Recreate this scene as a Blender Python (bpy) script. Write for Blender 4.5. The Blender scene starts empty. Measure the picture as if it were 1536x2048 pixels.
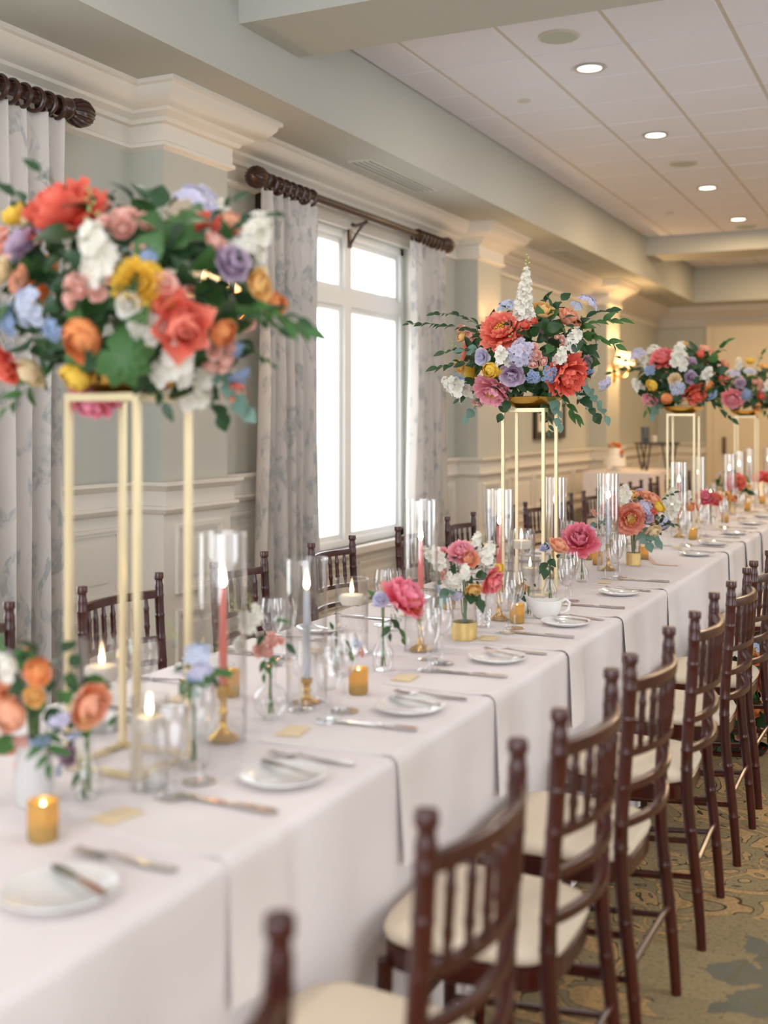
import bpy, math, random
from mathutils import Vector, Matrix, Quaternion
R = math.radians
random.seed(11)
SC = bpy.context.scene
COL = SC.collection
# ------------------------------------------------------------------ camera
FPX, CX, HZ = 2300.0, 768.0, 845.0       # focal length in pixels, centre column, horizon row (1536 x 2048 frame)
YAW = math.atan((1877 - 768) / FPX)      # camera turned left of the table's direction (+Y)
CA, SA = math.cos(YAW), math.sin(YAW)
H = 1.48
cd = bpy.data.cameras.new('camera'); cam = bpy.data.objects.new('camera', cd); COL.objects.link(cam)
cam.location = (0, 0, H); cam.rotation_euler = (R(90), 0, YAW)
cd.sensor_fit = 'HORIZONTAL'; cd.sensor_width = 24.0; cd.lens = 24.0 * FPX / 1536
cd.shift_y = -(1024 - HZ) / 1536
cd.clip_start = 0.05; cd.clip_end = 200
cd.dof.use_dof = True; cd.dof.focus_distance = 4.75; cd.dof.aperture_fstop = 1.5
SC.camera = cam
# ------------------------------------------------------------------ world, light, exposure
w = bpy.data.worlds.new('sky'); SC.world = w; w.use_nodes = True
bg = w.node_tree.nodes['Background']; bg.inputs[0].default_value = (0.90, 0.94, 1.0, 1); bg.inputs[1].default_value = 6.0
SC.view_settings.view_transform = 'Standard'; SC.view_settings.look = 'None'
SC.view_settings.gamma = 1.0; SC.view_settings.use_curve_mapping = False
SC.view_settings.exposure = -0.2
SC.cycles.use_denoising = True; SC.cycles.adaptive_threshold = 0.025
SC.cycles.max_bounces = 8; SC.cycles.diffuse_bounces = 4; SC.cycles.glossy_bounces = 3
SC.cycles.transparent_max_bounces = 28; SC.cycles.transmission_bounces = 6
SC.cycles.caustics_reflective = False; SC.cycles.caustics_refractive = False
SC.cycles.sample_clamp_indirect = 6.0

def ray(px, py, d):
    r = (px - CX) / FPX
    return Vector(((r * CA - SA) * d, (r * SA + CA) * d, H + (HZ - py) / FPX * d))
def depth(x, y): return -x * SA + y * CA
TZ = 0.76                                # table top
def on_table(px, py): return ray(px, py, FPX * (H - TZ) / (py - HZ))
FWD = Vector((-SA, CA, 0)); RGT = Vector((CA, SA, 0))

# ------------------------------------------------------------------ materials
def newmat(name):
    m = bpy.data.materials.new(name); m.use_nodes = True
    nt = m.node_tree
    return m, nt, nt.nodes['Principled BSDF'], nt.nodes['Material Output']
def N(nt, t, **kw):
    n = nt.nodes.new(t)
    for k, v in kw.items(): setattr(n, k, v)
    return n
def setin(nt, sock, v):
    if hasattr(v, 'links') or isinstance(v, bpy.types.NodeSocket): nt.links.new(v, sock)
    elif isinstance(v, (tuple, list)): sock.default_value = tuple(v) + ((1,) if len(v) == 3 and len(sock.default_value) == 4 else ())
    else: sock.default_value = v
def M_(nt, op, a, b=0.0, c=None, clamp=False):
    n = N(nt, 'ShaderNodeMath', operation=op); n.use_clamp = clamp
    setin(nt, n.inputs[0], a); setin(nt, n.inputs[1], b)
    if c is not None: setin(nt, n.inputs[2], c)
    return n.outputs[0]
def MIX(nt, f, a, b):
    n = N(nt, 'ShaderNodeMix', data_type='RGBA')
    setin(nt, n.inputs[0], f); setin(nt, n.inputs[6], a); setin(nt, n.inputs[7], b)
    return n.outputs[2]
def noise(nt, scale, detail=2, dist=0.0, vec=None, rough=0.5):
    n = N(nt, 'ShaderNodeTexNoise'); n.inputs['Scale'].default_value = scale
    n.inputs['Detail'].default_value = detail; n.inputs['Distortion'].default_value = dist; n.inputs['Roughness'].default_value = rough
    if vec is not None: nt.links.new(vec, n.inputs['Vector'])
    return n.outputs[0]
def objco(nt): return N(nt, 'ShaderNodeTexCoord').outputs['Object']
def c255(r, g, b):
    f = lambda v: ((v / 255 + 0.055) / 1.055) ** 2.4 if v > 10 else v / 255 / 12.92
    return (f(r), f(g), f(b))
def mat(name, col, rough=0.5, metal=0.0, var=0.08, vscale=12, bump=0.0, bscale=200, spec=0.5, coat=0.0, transl=0.0):
    m, nt, b, out = newmat(name)
    co = objco(nt); n = noise(nt, vscale, 3, 0, co)
    dark = tuple(c * (1 - var) for c in col); lite = tuple(min(1, c * (1 + var)) for c in col)
    setin(nt, b.inputs['Base Color'], MIX(nt, n, dark, lite))
    b.inputs['Roughness'].default_value = rough; b.inputs['Metallic'].default_value = metal
    b.inputs['Specular IOR Level'].default_value = spec; b.inputs['Coat Weight'].default_value = coat
    if bump:
        bn = N(nt, 'ShaderNodeBump'); bn.inputs['Strength'].default_value = bump; bn.inputs['Distance'].default_value = 0.002
        nt.links.new(noise(nt, bscale, 3, 0, co), bn.inputs['Height']); nt.links.new(bn.outputs[0], b.inputs['Normal'])
    if transl:
        t = N(nt, 'ShaderNodeBsdfTranslucent'); setin(nt, t.inputs[0], col)
        mx = N(nt, 'ShaderNodeMixShader'); mx.inputs[0].default_value = transl
        nt.links.new(b.outputs[0], mx.inputs[1]); nt.links.new(t.outputs[0], mx.inputs[2]); nt.links.new(mx.outputs[0], out.inputs[0])
    return m
def petal_mat(name, base, tip, rough=0.6, transl=0.28):
    """petal colour runs from base to tip along the petal (attribute t)"""
    m, nt, b, out = newmat(name)
    a = N(nt, 'ShaderNodeAttribute', attribute_name='t')
    n = noise(nt, 60, 2, 0, objco(nt))
    f = M_(nt, 'ADD', M_(nt, 'POWER', a.outputs['Fac'], 1.15), M_(nt, 'MULTIPLY', M_(nt, 'SUBTRACT', n, 0.5), 0.35), clamp=True)
    c = MIX(nt, f, base, tip); setin(nt, b.inputs['Base Color'], c)
    b.inputs['Roughness'].default_value = rough; b.inputs['Specular IOR Level'].default_value = 0.25
    t = N(nt, 'ShaderNodeBsdfTranslucent'); setin(nt, t.inputs[0], c)
    mx = N(nt, 'ShaderNodeMixShader'); mx.inputs[0].default_value = transl
    nt.links.new(b.outputs[0], mx.inputs[1]); nt.links.new(t.outputs[0], mx.inputs[2]); nt.links.new(mx.outputs[0], out.inputs[0])
    return m
def glass_mat(name, tint=(1, 1, 1), strength=1.0, base=0.03, power=2.4):
    m, nt, b, out = newmat(name); nt.nodes.remove(b)
    tr = N(nt, 'ShaderNodeBsdfTransparent'); setin(nt, tr.inputs[0], tint)
    gl = N(nt, 'ShaderNodeBsdfGlossy'); gl.inputs['Roughness'].default_value = 0.02
    lw = N(nt, 'ShaderNodeLayerWeight'); lw.inputs[0].default_value = 0.5
    n = noise(nt, 7, 2, 0, objco(nt))
    f = M_(nt, 'MULTIPLY_ADD', M_(nt, 'POWER', lw.outputs['Facing'], power), 0.7 * strength, M_(nt, 'MULTIPLY', n, base * 2), clamp=True)
    mx = N(nt, 'ShaderNodeMixShader'); nt.links.new(f, mx.inputs[0])
    nt.links.new(tr.outputs[0], mx.inputs[1]); nt.links.new(gl.outputs[0], mx.inputs[2]); nt.links.new(mx.outputs[0], out.inputs[0])
    return m
def emit_mat(name, col, strength):
    m, nt, b, out = newmat(name)
    b.inputs['Base Color'].default_value = (*col, 1); b.inputs['Emission Color'].default_value = (*col, 1)
    b.inputs['Emission Strength'].default_value = strength
    return m

def carpet_mat():
    m, nt, b, out = newmat('carpet')
    co = objco(nt); sx = N(nt, 'ShaderNodeSeparateXYZ'); nt.links.new(co, sx.inputs[0])
    P = 1.45
    wob = noise(nt, 6, 3, 0.8, co); wob2 = noise(nt, 7.3, 3, 0.8, co)
    ux = M_(nt, 'SUBTRACT', M_(nt, 'PINGPONG', M_(nt, 'ADD', sx.outputs[0], 0.33 + P * 20), P), P * 0.5 * 0)   # mirrored repeat
    uy = M_(nt, 'SUBTRACT', M_(nt, 'MODULO', M_(nt, 'ADD', sx.outputs[1], -3.48 + P * 21), P * 1.3), P * 0.0)
    uy = M_(nt, 'PINGPONG', uy, P * 0.65)
    dx = M_(nt, 'ADD', ux, M_(nt, 'MULTIPLY', M_(nt, 'SUBTRACT', wob, 0.5), 0.24))
    dy = M_(nt, 'ADD', uy, M_(nt, 'MULTIPLY', M_(nt, 'SUBTRACT', wob2, 0.5), 0.24))
    r = M_(nt, 'SQRT', M_(nt, 'ADD', M_(nt, 'MULTIPLY', dx, dx), M_(nt, 'MULTIPLY', dy, dy)))
    th = M_(nt, 'ARCTAN2', dy, dx)
    lob = M_(nt, 'MULTIPLY_ADD', M_(nt, 'SINE', M_(nt, 'MULTIPLY_ADD', th, 6.0, M_(nt, 'MULTIPLY', r, 9.0))), 0.085, 0.19)
    blue = M_(nt, 'LESS_THAN', r, lob)
    vein = M_(nt, 'LESS_THAN', M_(nt, 'ABSOLUTE', M_(nt, 'SUBTRACT', r, M_(nt, 'MULTIPLY', lob, 0.62))), 0.018)
    # scrolls: contour bands of a swirling field, kept to a ring around each medallion
    f = noise(nt, 3.4, 1.5, 1.6, co)
    fb = M_(nt, 'ABSOLUTE', M_(nt, 'SUBTRACT', M_(nt, 'FRACT', M_(nt, 'MULTIPLY', f, 7.0)), 0.5))
    ring = M_(nt, 'MULTIPLY', M_(nt, 'GREATER_THAN', r, 0.42), M_(nt, 'LESS_THAN', r, 0.95))
    gold = M_(nt, 'MULTIPLY', M_(nt, 'LESS_THAN', fb, 0.20), ring)
    line = M_(nt, 'MULTIPLY', M_(nt, 'LESS_THAN', fb, 0.26), ring)
    # woven ground
    wv = noise(nt, 75, 4, 0.3, co, 0.7); wv2 = noise(nt, 3, 3, 0, co)
    wv = M_(nt, 'MULTIPLY_ADD', M_(nt, 'SUBTRACT', wv, 0.5), 2.8, 0.5, clamp=True)
    ground = MIX(nt, wv, c255(108, 94, 66), c255(222, 194, 146))
    ground = MIX(nt, M_(nt, 'MULTIPLY', wv2, 0.35), ground, c255(138, 128, 98))
    c = MIX(nt, M_(nt, 'MULTIPLY', line, 0.9), ground, c255(66, 60, 44))
    c = MIX(nt, M_(nt, 'MULTIPLY', gold, 0.9), c, c255(214, 174, 120))
    c = MIX(nt, M_(nt, 'MULTIPLY', blue, 0.66), c, c255(98, 108, 106))
    c = MIX(nt, M_(nt, 'MULTIPLY', M_(nt, 'MULTIPLY', vein, blue), 0.7), c, c255(128, 118, 88))
    c = MIX(nt, M_(nt, 'MULTIPLY', M_(nt, 'SUBTRACT', wv, 0.25), 0.7, clamp=True), c, c255(84, 76, 58))
    setin(nt, b.inputs['Base Color'], c); b.inputs['Roughness'].default_value = 0.95; b.inputs['Specular IOR Level'].default_value = 0.1
    bn = N(nt, 'ShaderNodeBump'); bn.inputs['Strength'].default_value = 0.5; bn.inputs['Distance'].default_value = 0.004
    nt.links.new(wv, bn.inputs['Height']); nt.links.new(bn.outputs[0], b.inputs['Normal'])
    return m
def curtain_mat():
    m, nt, b, out = newmat('curtain_fabric')
    co = objco(nt); mp = N(nt, 'ShaderNodeMapping'); mp.inputs['Scale'].default_value = (1.0, 1.0, 0.6); nt.links.new(co, mp.inputs[0])
    f = noise(nt, 7, 3, 1.2, mp.outputs[0]); g = noise(nt, 26, 2, 0.6, mp.outputs[0])
    k = M_(nt, 'MULTIPLY', M_(nt, 'SUBTRACT', f, 0.50), 14.0, clamp=True)
    k2 = M_(nt, 'MULTIPLY', M_(nt, 'SUBTRACT', g, 0.45), 9.0, clamp=True)
    c = MIX(nt, M_(nt, 'MULTIPLY', k, M_(nt, 'MULTIPLY_ADD', k2, 0.6, 0.35)), c255(224, 219, 214), c255(186, 188, 187))
    setin(nt, b.inputs['Base Color'], c); b.inputs['Roughness'].default_value = 0.8; b.inputs['Specular IOR Level'].default_value = 0.2
    t = N(nt, 'ShaderNodeBsdfTranslucent'); setin(nt, t.inputs[0], c)
    mx = N(nt, 'ShaderNodeMixShader'); mx.inputs[0].default_value = 0.22
    nt.links.new(b.outputs[0], mx.inputs[1]); nt.links.new(t.outputs[0], mx.inputs[2]); nt.links.new(mx.outputs[0], out.inputs[0])
    return m
def wood_mat(name, a, b_, rough=0.22, coat=0.6):
    m, nt, b, out = newmat(name)
    co = objco(nt); mp = N(nt, 'ShaderNodeMapping'); mp.inputs['Scale'].default_value = (30, 30, 3); nt.links.new(co, mp.inputs[0])
    n = noise(nt, 1.0, 4, 0.6, mp.outputs[0])
    setin(nt, b.inputs['Base Color'], MIX(nt, n, a, b_)); b.inputs['Roughness'].default_value = rough
    b.inputs['Coat Weight'].default_value = coat; b.inputs['Coat Roughness'].default_value = 0.12
    return m

MAT = dict(
    wall=mat('wall_paint', c255(187, 187, 177), 0.7, var=0.02, vscale=2, bump=0.05, bscale=300, spec=0.2),
    trim=mat('trim_paint', c255(225, 219, 208), 0.45, var=0.015, vscale=3, spec=0.3),
    soffit=mat('soffit_paint', c255(187, 188, 180), 0.75, var=0.015, vscale=2, spec=0.2),
    tile=mat('ceiling_tile', c255(224, 225, 233), 0.9, var=0.04, vscale=90, bump=0.15, bscale=400, spec=0.1),
    grid=mat('ceiling_grid', c255(196, 192, 182), 0.6, var=0.02, spec=0.3),
    grille=mat('speaker_grille', c255(176, 182, 172), 0.6, var=0.12, vscale=400),
    slot=mat('vent_slot', c255(110, 116, 112), 0.6, var=0.05),
    vent=mat('vent_frame', c255(205, 205, 196), 0.5, var=0.02),
    carpet=carpet_mat(), curtain=curtain_mat(),
    walnut=wood_mat('dark_walnut', c255(40, 22, 17), c255(70, 40, 30), 0.35, 0.25),
    mahog=wood_mat('mahogany', c255(27, 8, 6), c255(84, 25, 16), 0.28, 0.2),
    cushion=mat('ivory_cushion', c255(226, 210, 186), 0.5, var=0.03, vscale=20, bump=0.1, bscale=150, spec=0.3),
    cloth=mat('white_tablecloth', c255(238, 230, 229), 0.8, var=0.02, vscale=6, bump=0.12, bscale=700, spec=0.15),
    napkin=mat('napkin_linen', c255(238, 231, 228), 0.85, var=0.02, vscale=20, bump=0.15, bscale=600, spec=0.15),
    paper=mat('cream_paper', c255(236, 216, 178), 0.85, var=0.05, vscale=40),
    gold=mat('brushed_gold', c255(238, 222, 184), 0.38, 0.8, var=0.06, vscale=20),
    brass=mat('brass', c255(214, 172, 86), 0.25, 1.0, var=0.1, vscale=30),
    silver=mat('silver', c255(205, 200, 196), 0.16, 1.0, var=0.05, vscale=30),
    porcelain=mat('porcelain', c255(240, 238, 234), 0.15, var=0.01, spec=0.5, coat=0.4),
    mercury=mat('mercury_gold_glass', c255(220, 188, 118), 0.25, 0.3, var=0.35, vscale=60, transl=0.45),
    golddip=mat('gold_leaf', c255(232, 202, 136), 0.4, 0.6, var=0.25, vscale=25, bump=0.3, bscale=30),
    frost=mat('milk_glass', c255(240, 238, 236), 0.25, var=0.02, transl=0.4),
    wax_white=mat('white_wax', c255(248, 240, 228), 0.45, var=0.02, transl=0.3),
    wax_pink=mat('coral_wax', c255(236, 132, 122), 0.45, var=0.04, transl=0.2),
    wax_blue=mat('pale_blue_wax', c255(212, 218, 230), 0.45, var=0.03, transl=0.2),
    wax_slate=mat('slate_wax', c255(98, 112, 130), 0.45, var=0.03),
    wick=mat('wick', (0.02, 0.02, 0.02), 0.9), black=mat('black_lacquer', c255(26, 26, 24), 0.35, var=0.2),
    frame=mat('black_frame', c255(24, 22, 20), 0.3, var=0.1), matboard=mat('mat_board', c255(226, 220, 206), 0.8, var=0.01),
    print=mat('print_art', c255(70, 64, 60), 0.6, var=0.5, vscale=9),
    glass=glass_mat('clear_glass', base=0.09), pane=glass_mat('window_glass', strength=0.5, base=0.01), water=glass_mat('water', (0.95, 0.97, 0.98), 0.5),
    stemware=glass_mat('stemware_glass', strength=1.15, base=0.13, power=1.9),
    crystal=glass_mat('cut_crystal', strength=1.3, base=0.12),
    white_wine=glass_mat('white_wine', (0.97, 0.94, 0.78), 0.6),
    vinyl=mat('window_frame_paint', c255(242, 242, 240), 0.4, var=0.01),
    flame=emit_mat('flame', (1.0, 0.72, 0.38), 22.0),
    lampon=emit_mat('lamp_lens', (1.0, 0.9, 0.76), 5.0),
    shade=emit_mat('lit_lamp_shade', (1.0, 0.70, 0.36), 2.2),
    door=mat('door_paint', c255(226, 212, 184), 0.5, var=0.02), handle=mat('bronze', c255(110, 90, 70), 0.4, 0.8),
    stem=mat('stem_green', c255(98, 122, 70), 0.6, var=0.2, vscale=40),
    leaf=mat('deep_green_leaf', c255(48, 82, 50), 0.42, var=0.4, vscale=18, transl=0.2),
    leaf2=mat('bright_green_leaf', c255(72, 116, 60), 0.45, var=0.35, vscale=18, transl=0.25),
    euca=mat('eucalyptus_leaf', c255(112, 146, 132), 0.55, var=0.25, vscale=18, transl=0.15),
    bud=mat('green_bud', c255(196, 204, 130), 0.55, var=0.2, vscale=60, transl=0.2),
    stamen=mat('stamen_yellow', c255(232, 176, 62), 0.7, var=0.3, vscale=200),
    ribbon=mat('peach_ribbon', c255(240, 208, 186), 0.5, var=0.05, transl=0.3),
    icing=mat('white_icing', c255(244, 236, 222), 0.5, var=0.02),
    lawn=mat('lawn', c255(150, 175, 120), 0.95, var=0.3, vscale=2), paving=mat('paving', c255(225, 222, 214), 0.9, var=0.05),
    column=mat('white_column', c255(235, 235, 232), 0.6, var=0.02), hedge=mat('hedge', c255(190, 205, 180), 0.9, var=0.4, vscale=5, bump=1.0, bscale=12),
)
PC = {  # petal colours: base, tip
    'coral': (c255(234, 74, 54), c255(255, 162, 142)), 'pinkcoral': (c255(244, 108, 92), c255(253, 166, 170)),
    'red': (c255(230, 66, 50), c255(255, 142, 122)), 'pink': (c255(250, 148, 164), c255(255, 196, 210)), 'hotpink': (c255(244, 96, 114), c255(255, 172, 194)),
    'peachpeony': (c255(244, 142, 92), c255(254, 190, 170)),
    'apricot': (c255(248, 196, 110), c255(252, 216, 148)), 'yellow': (c255(242, 192, 50), c255(252, 220, 100)), 'orange': (c255(236, 112, 40), c255(250, 178, 118)),
    'peach': (c255(240, 140, 90), c255(252, 198, 166)), 'blush': (c255(238, 166, 148), c255(252, 216, 204)), 'cream': (c255(246, 220, 170), c255(250, 232, 194)),
    'lilac': (c255(164, 132, 172), c255(218, 200, 222)), 'white': (c255(240, 238, 220), c255(250, 248, 244)), 'paleblue': (c255(196, 206, 230), c255(218, 226, 244)),
    'blue': (c255(138, 164, 204), c255(174, 194, 226)), 'lavender': (c255(206, 202, 228), c255(222, 220, 240)), 'mauve': (c255(172, 136, 154), c255(200, 172, 190)),
}
PM = {k: petal_mat('petal_' + k, *v) for k, v in PC.items()}

# ------------------------------------------------------------------ mesh helpers
class MB:
    def __init__(s): s.V = []; s.F = []; s.T = []
    def add(s, V, F, t=None):
        o = len(s.V); s.V += [tuple(v) for v in V]; s.F += [tuple(i + o for i in f) for f in F]
        s.T += (t if t is not None else [0.5] * len(V)); return s
    def box(s, a, b):
        x0, y0, z0 = a; x1, y1, z1 = b
        V = [(x0, y0, z0), (x1, y0, z0), (x1, y1, z0), (x0, y1, z0), (x0, y0, z1), (x1, y0, z1), (x1, y1, z1), (x0, y1, z1)]
        return s.add(V, [(0, 3, 2, 1), (4, 5, 6, 7), (0, 1, 5, 4), (1, 2, 6, 5), (2, 3, 7, 6), (3, 0, 4, 7)])
    def lathe(s, prof, seg=24, c=(0, 0, 0), close=False):
        V = []; F = []; n = len(prof)
        for j in range(seg):
            a = 2 * math.pi * j / seg
            for r, z in prof: V.append((c[0] + r * math.cos(a), c[1] + r * math.sin(a), c[2] + z))
        for j in range(seg):
            k = (j + 1) % seg
            for i in range(n - 1 + (1 if close else 0)):
                i2 = (i + 1) % n
                F.append((j * n + i, k * n + i, k * n + i2, j * n + i2))
        if not close:
            if prof[0][0] > 1e-6: F.append(tuple(j * n for j in reversed(range(seg)))) if prof[0][0] < 0 else None
        F = [f for f in F if f]
        return s.add(V, F)
    def disc(s, r, z, seg=24, c=(0, 0), up=True):
        V = [(c[0] + r * math.cos(2 * math.pi * j / seg), c[1] + r * math.sin(2 * math.pi * j / seg), z) for j in range(seg)]
        return s.add(V, [tuple(range(seg)) if up else tuple(reversed(range(seg)))])
    def tube(s, P, rad, seg=8, cap=True, flat=None):
        P = [Vector(p) for p in P]; n = len(P)
        if not isinstance(rad, (list, tuple)): rad = [rad] * n
        V = []; F = []; up = None
        for i in range(n):
            d = (P[min(i + 1, n - 1)] - P[max(i - 1, 0)]).normalized()
            if up is None:
                up = Vector((0, 0, 1)) if abs(d.z) < 0.9 else Vector((1, 0, 0))
            x = d.cross(up); x = x.normalized() if x.length > 1e-6 else Vector((1, 0, 0)); y = x.cross(d).normalized(); up = y
            for j in range(seg):
                a = 2 * math.pi * j / seg
                V.append(P[i] + x * math.cos(a) * rad[i] + y * math.sin(a) * rad[i] * (flat or 1))
        for i in range(n - 1):
            for j in range(seg):
                k = (j + 1) % seg
                F.append((i * seg + j, (i + 1) * seg + j, (i + 1) * seg + k, i * seg + k))
        if cap: F.append(tuple(reversed(range(seg)))[::-1]); F.append(tuple((n - 1) * seg + j for j in reversed(range(seg))))
        return s.add(V, F)
    def sweep(s, path, prof, closed_prof=True, cap=True):
        """plan polyline path [(x,y)], profile [(off,z)], off measured to the right of travel, mitred corners"""
        n = len(path); m = len(prof); V = []; F = []
        P = [Vector(p) for p in path]
        for i in range(n):
            d1 = (P[i] - P[i - 1]).normalized() if i else None
            d2 = (P[i + 1] - P[i]).normalized() if i < n - 1 else None
            d1 = d1 or d2; d2 = d2 or d1
            n1 = Vector((d1.y, -d1.x)); n2 = Vector((d2.y, -d2.x))
            mt = (n1 + n2); mt = mt / max(0.2, (1 + n1.dot(n2)))
            for o, z in prof: V.append((P[i].x + mt.x * o, P[i].y + mt.y * o, z))
        for i in range(n - 1):
            for k in range(m if closed_prof else m - 1):
                k2 = (k + 1) % m
                F.append((i * m + k, (i + 1) * m + k, (i + 1) * m + k2, i * m + k2))
        if cap and closed_prof: F.append(tuple(range(m))); F.append(tuple((n - 1) * m + k for k in reversed(range(m))))
        return s.add(V, F)
    def grid(s, fn, nu, nv, t=None):
        V = [fn(i / nu, j / nv) for i in range(nu + 1) for j in range(nv + 1)]
        F = [(i * (nv + 1) + j, (i + 1) * (nv + 1) + j, (i + 1) * (nv + 1) + j + 1, i * (nv + 1) + j + 1) for i in range(nu) for j in range(nv)]
        T = [t(i / nu, j / nv) for i in range(nu + 1) for j in range(nv + 1)] if t else None
        return s.add(V, F, T)
    def xf(s, mtx, other):
        s.add([mtx @ Vector(v) for v in other.V], other.F, list(other.T)); return s
    def mesh(s, name, mt, smooth=38, attr=False, normals=True):
        me = bpy.data.meshes.new(name); me.from_pydata(s.V, [], s.F); me.validate()
        if normals:
            import bmesh
            bm = bmesh.new(); bm.from_mesh(me); bmesh.ops.recalc_face_normals(bm, faces=bm.faces); bm.to_mesh(me); bm.free()
        if smooth:
            me.polygons.foreach_set('use_smooth', [True] * len(me.polygons)); me.set_sharp_from_angle(angle=R(smooth))
        if attr:
            a = me.attributes.new('t', 'FLOAT', 'POINT'); a.data.foreach_set('value', s.T)
        me.materials.append(mt); me.update()
        return me
def link(name, data, parent=None, loc=(0, 0, 0), rot=None, scale=None, label=None, cat=None, group=None, kind=None):
    o = bpy.data.objects.new(name, data); COL.objects.link(o); o.location = loc
    if rot is not None:
        if isinstance(rot, Quaternion): o.rotation_mode = 'QUATERNION'; o.rotation_quaternion = rot
        else: o.rotation_euler = rot
    if scale is not None: o.scale = (scale,) * 3 if isinstance(scale, (int, float)) else scale
    if parent is not None: o.parent = parent
    if label: o['label'] = label
    if cat: o['category'] = cat
    if group: o['group'] = group
    if kind: o['kind'] = kind
    return o
def thing(name, label, cat, loc=(0, 0, 0), rotz=0, group=None): return link(name, None, None, loc, (0, 0, rotz), None, label, cat, group)
def kids(o): return list(o.children)
def copy_tree(root, loc, rotz=0, label=None, group=None, scale=None):
    r = root.copy(); COL.objects.link(r); r.location = loc; r.rotation_euler = (0, 0, rotz)
    if scale: r.scale = (scale,) * 3
    if label: r['label'] = label
    if group: r['group'] = group
    for ch in kids(root):
        c = ch.copy(); COL.objects.link(c); c.parent = r
        for g in kids(ch):
            d = g.copy(); COL.objects.link(d); d.parent = c
    return r
class Proto:
    """first place() moves the prototype itself, later ones copy it"""
    def __init__(s, root): s.root = root; s.used = False
    def place(s, loc, rotz=0, label=None, group=None):
        if not s.used:
            s.used = True; o = s.root; o.location = loc; o.rotation_euler = (0, 0, rotz)
            if label: o['label'] = label
            if group: o['group'] = group
            return o
        return copy_tree(s.root, loc, rotz, label, group)
def struct(name, mb, m, parent=None, smooth=0, label=None):
    o = link(name, mb.mesh(name, m, smooth), parent)
    if parent is None:
        o['kind'] = 'structure'
        if label: o['label'] = label
    return o

# ================================================================== THE ROOM
WX, PX = -3.92, -3.70                    # left wall plane, pilaster face
YF, Y0, XR = 17.9, -4.5, 3.4             # far wall, start of room, right wall
PIL = [(4.98, 5.59), (9.60, 10.20), (14.04, 14.65)]
SZ, CZ, BZ = 3.235, 3.74, 3.517          # soffit underside, tile ceiling, cross beam underside
BX = -3.22                               # soffit edge
RZ = 1.165                               # chair rail top
WIN = [(1.95, 3.90), (6.62, 8.58)]       # window openings along Y
WZ0, WZ1, WT = 0.56, 2.90, 2.40
floor = struct('floor', MB().add([(WX - .02, Y0, 0), (XR, Y0, 0), (XR, YF, 0), (WX - .02, YF, 0)], [(0, 1, 2, 3)]), MAT['carpet'], label='tan carpet with gold scrolls and slate blue medallions')
# left wall with window openings
mb = MB(); y = Y0
for a, b in WIN:
    mb.box((WX - .22, y, 0), (WX, a, CZ)); mb.box((WX - .22, a, 0), (WX, b, WZ0)); mb.box((WX - .22, a, WZ1), (WX, b, CZ)); y = b
mb.box((WX - .22, y, 0), (WX, YF + .2, CZ))
wall = struct('wall_left', mb, MAT['wall'], label='grey green wall with windows above cream wainscot')
for a, b in PIL:
    struct('pilaster', MB().box((WX, a, 0), (PX, b, SZ)), MAT['wall'], wall)
# wainscot surface and its panels
def panel(y0, y1, z0, z1, x, parent, axis='y'):
    """raised picture-frame moulding around a recessed field"""
    m = MB(); wd = .035
    def bx(a0, a1, c0, c1, t):
        if axis == 'y': m.box((x, a0, c0), (x + t, a1, c1))
        else: m.box((a0, x - t, c0), (a1, x, c1))
    for t, e in ((.020, 0), (.012, wd * .55)):
        ww = wd * .55 if e == 0 else wd * .5
        bx(y0 + e, y1 - e, z1 - e - ww, z1 - e, t); bx(y0 + e, y1 - e, z0 + e, z0 + e + ww, t)
        bx(y0 + e, y0 + e + ww, z0 + e + ww, z1 - e - ww, t); bx(y1 - e - ww, y1 - e, z0 + e + ww, z1 - e - ww, t)
    bx(y0 + .10, y1 - .10, z0 + .085, z1 - .085, .009)
    return link('wainscot_panel', m.mesh('wainscot_panel', MAT['trim'], 0), parent)
mb = MB(); y = Y0
for (a, b) in WIN:
    mb.box((WX, y, 0), (WX + .012, a - .13, RZ - .02)); mb.box((WX, a - .13, 0), (WX + .012, b + .13, WZ0 - .05)); y = b + .13
mb.box((WX, y, 0), (WX + .012, YF, RZ - .02))
wains = struct('trim_1', mb, MAT['trim'], label='cream painted wainscot below the chair rail')
for a, b in PIL:
    struct('pilaster_wainscot', MB().box((PX, a - .012, 0), (PX + .012, b + .012, RZ - .02)).box((WX, a - .012, 0), (PX, a, RZ - .02)).box((WX, b, 0), (PX, b + .012, RZ - .02)), MAT['trim'], wains)
    panel(a + .09, b - .09, .56, .93, PX + .012, wains); panel(a + .09, b - .09, .17, .47, PX + .012, wains)
spans = [(4.10, 4.88), (5.70, 6.40), (8.80, 9.48)] + [(10.35 + i * .73, 10.98 + i * .73) for i in range(5)] + [(14.80 + i * .75, 15.45 + i * .75) for i in range(4)]
for a, b in spans:
    panel(a, b, .56, .93, WX + .012, wains); panel(a, b, .17, .47, WX + .012, wains)
for a, b in WIN:
    mid = (a + b) / 2
    panel(a - .02, mid - .06, .15, .44, WX + .012, wains); panel(mid + .06, b + .02, .15, .44, WX + .012, wains)
def wallpath(x=WX, p=PX, y0=Y0, y1=YF):
    pts = [(x, y0)]
    for a, b in PIL: pts += [(x, a), (p, a), (p, b), (x, b)]
    return pts + [(x, y1)]
fullpath = wallpath() + [(XR, YF)]
crown = [(0, SZ), (.235, SZ), (.235, SZ - .022), (.215, SZ - .03), (.21, SZ - .05), (.19, SZ - .075), (.15, SZ - .105), (.115, SZ - .115), (.105, SZ - .13),
         (.06, SZ - .15), (.05, SZ - .17), (.022, SZ - .175), (.022, SZ - .262), (.034, SZ - .27), (.034, SZ - .29), (.012, SZ - .30), (0, SZ - .305)]
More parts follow.
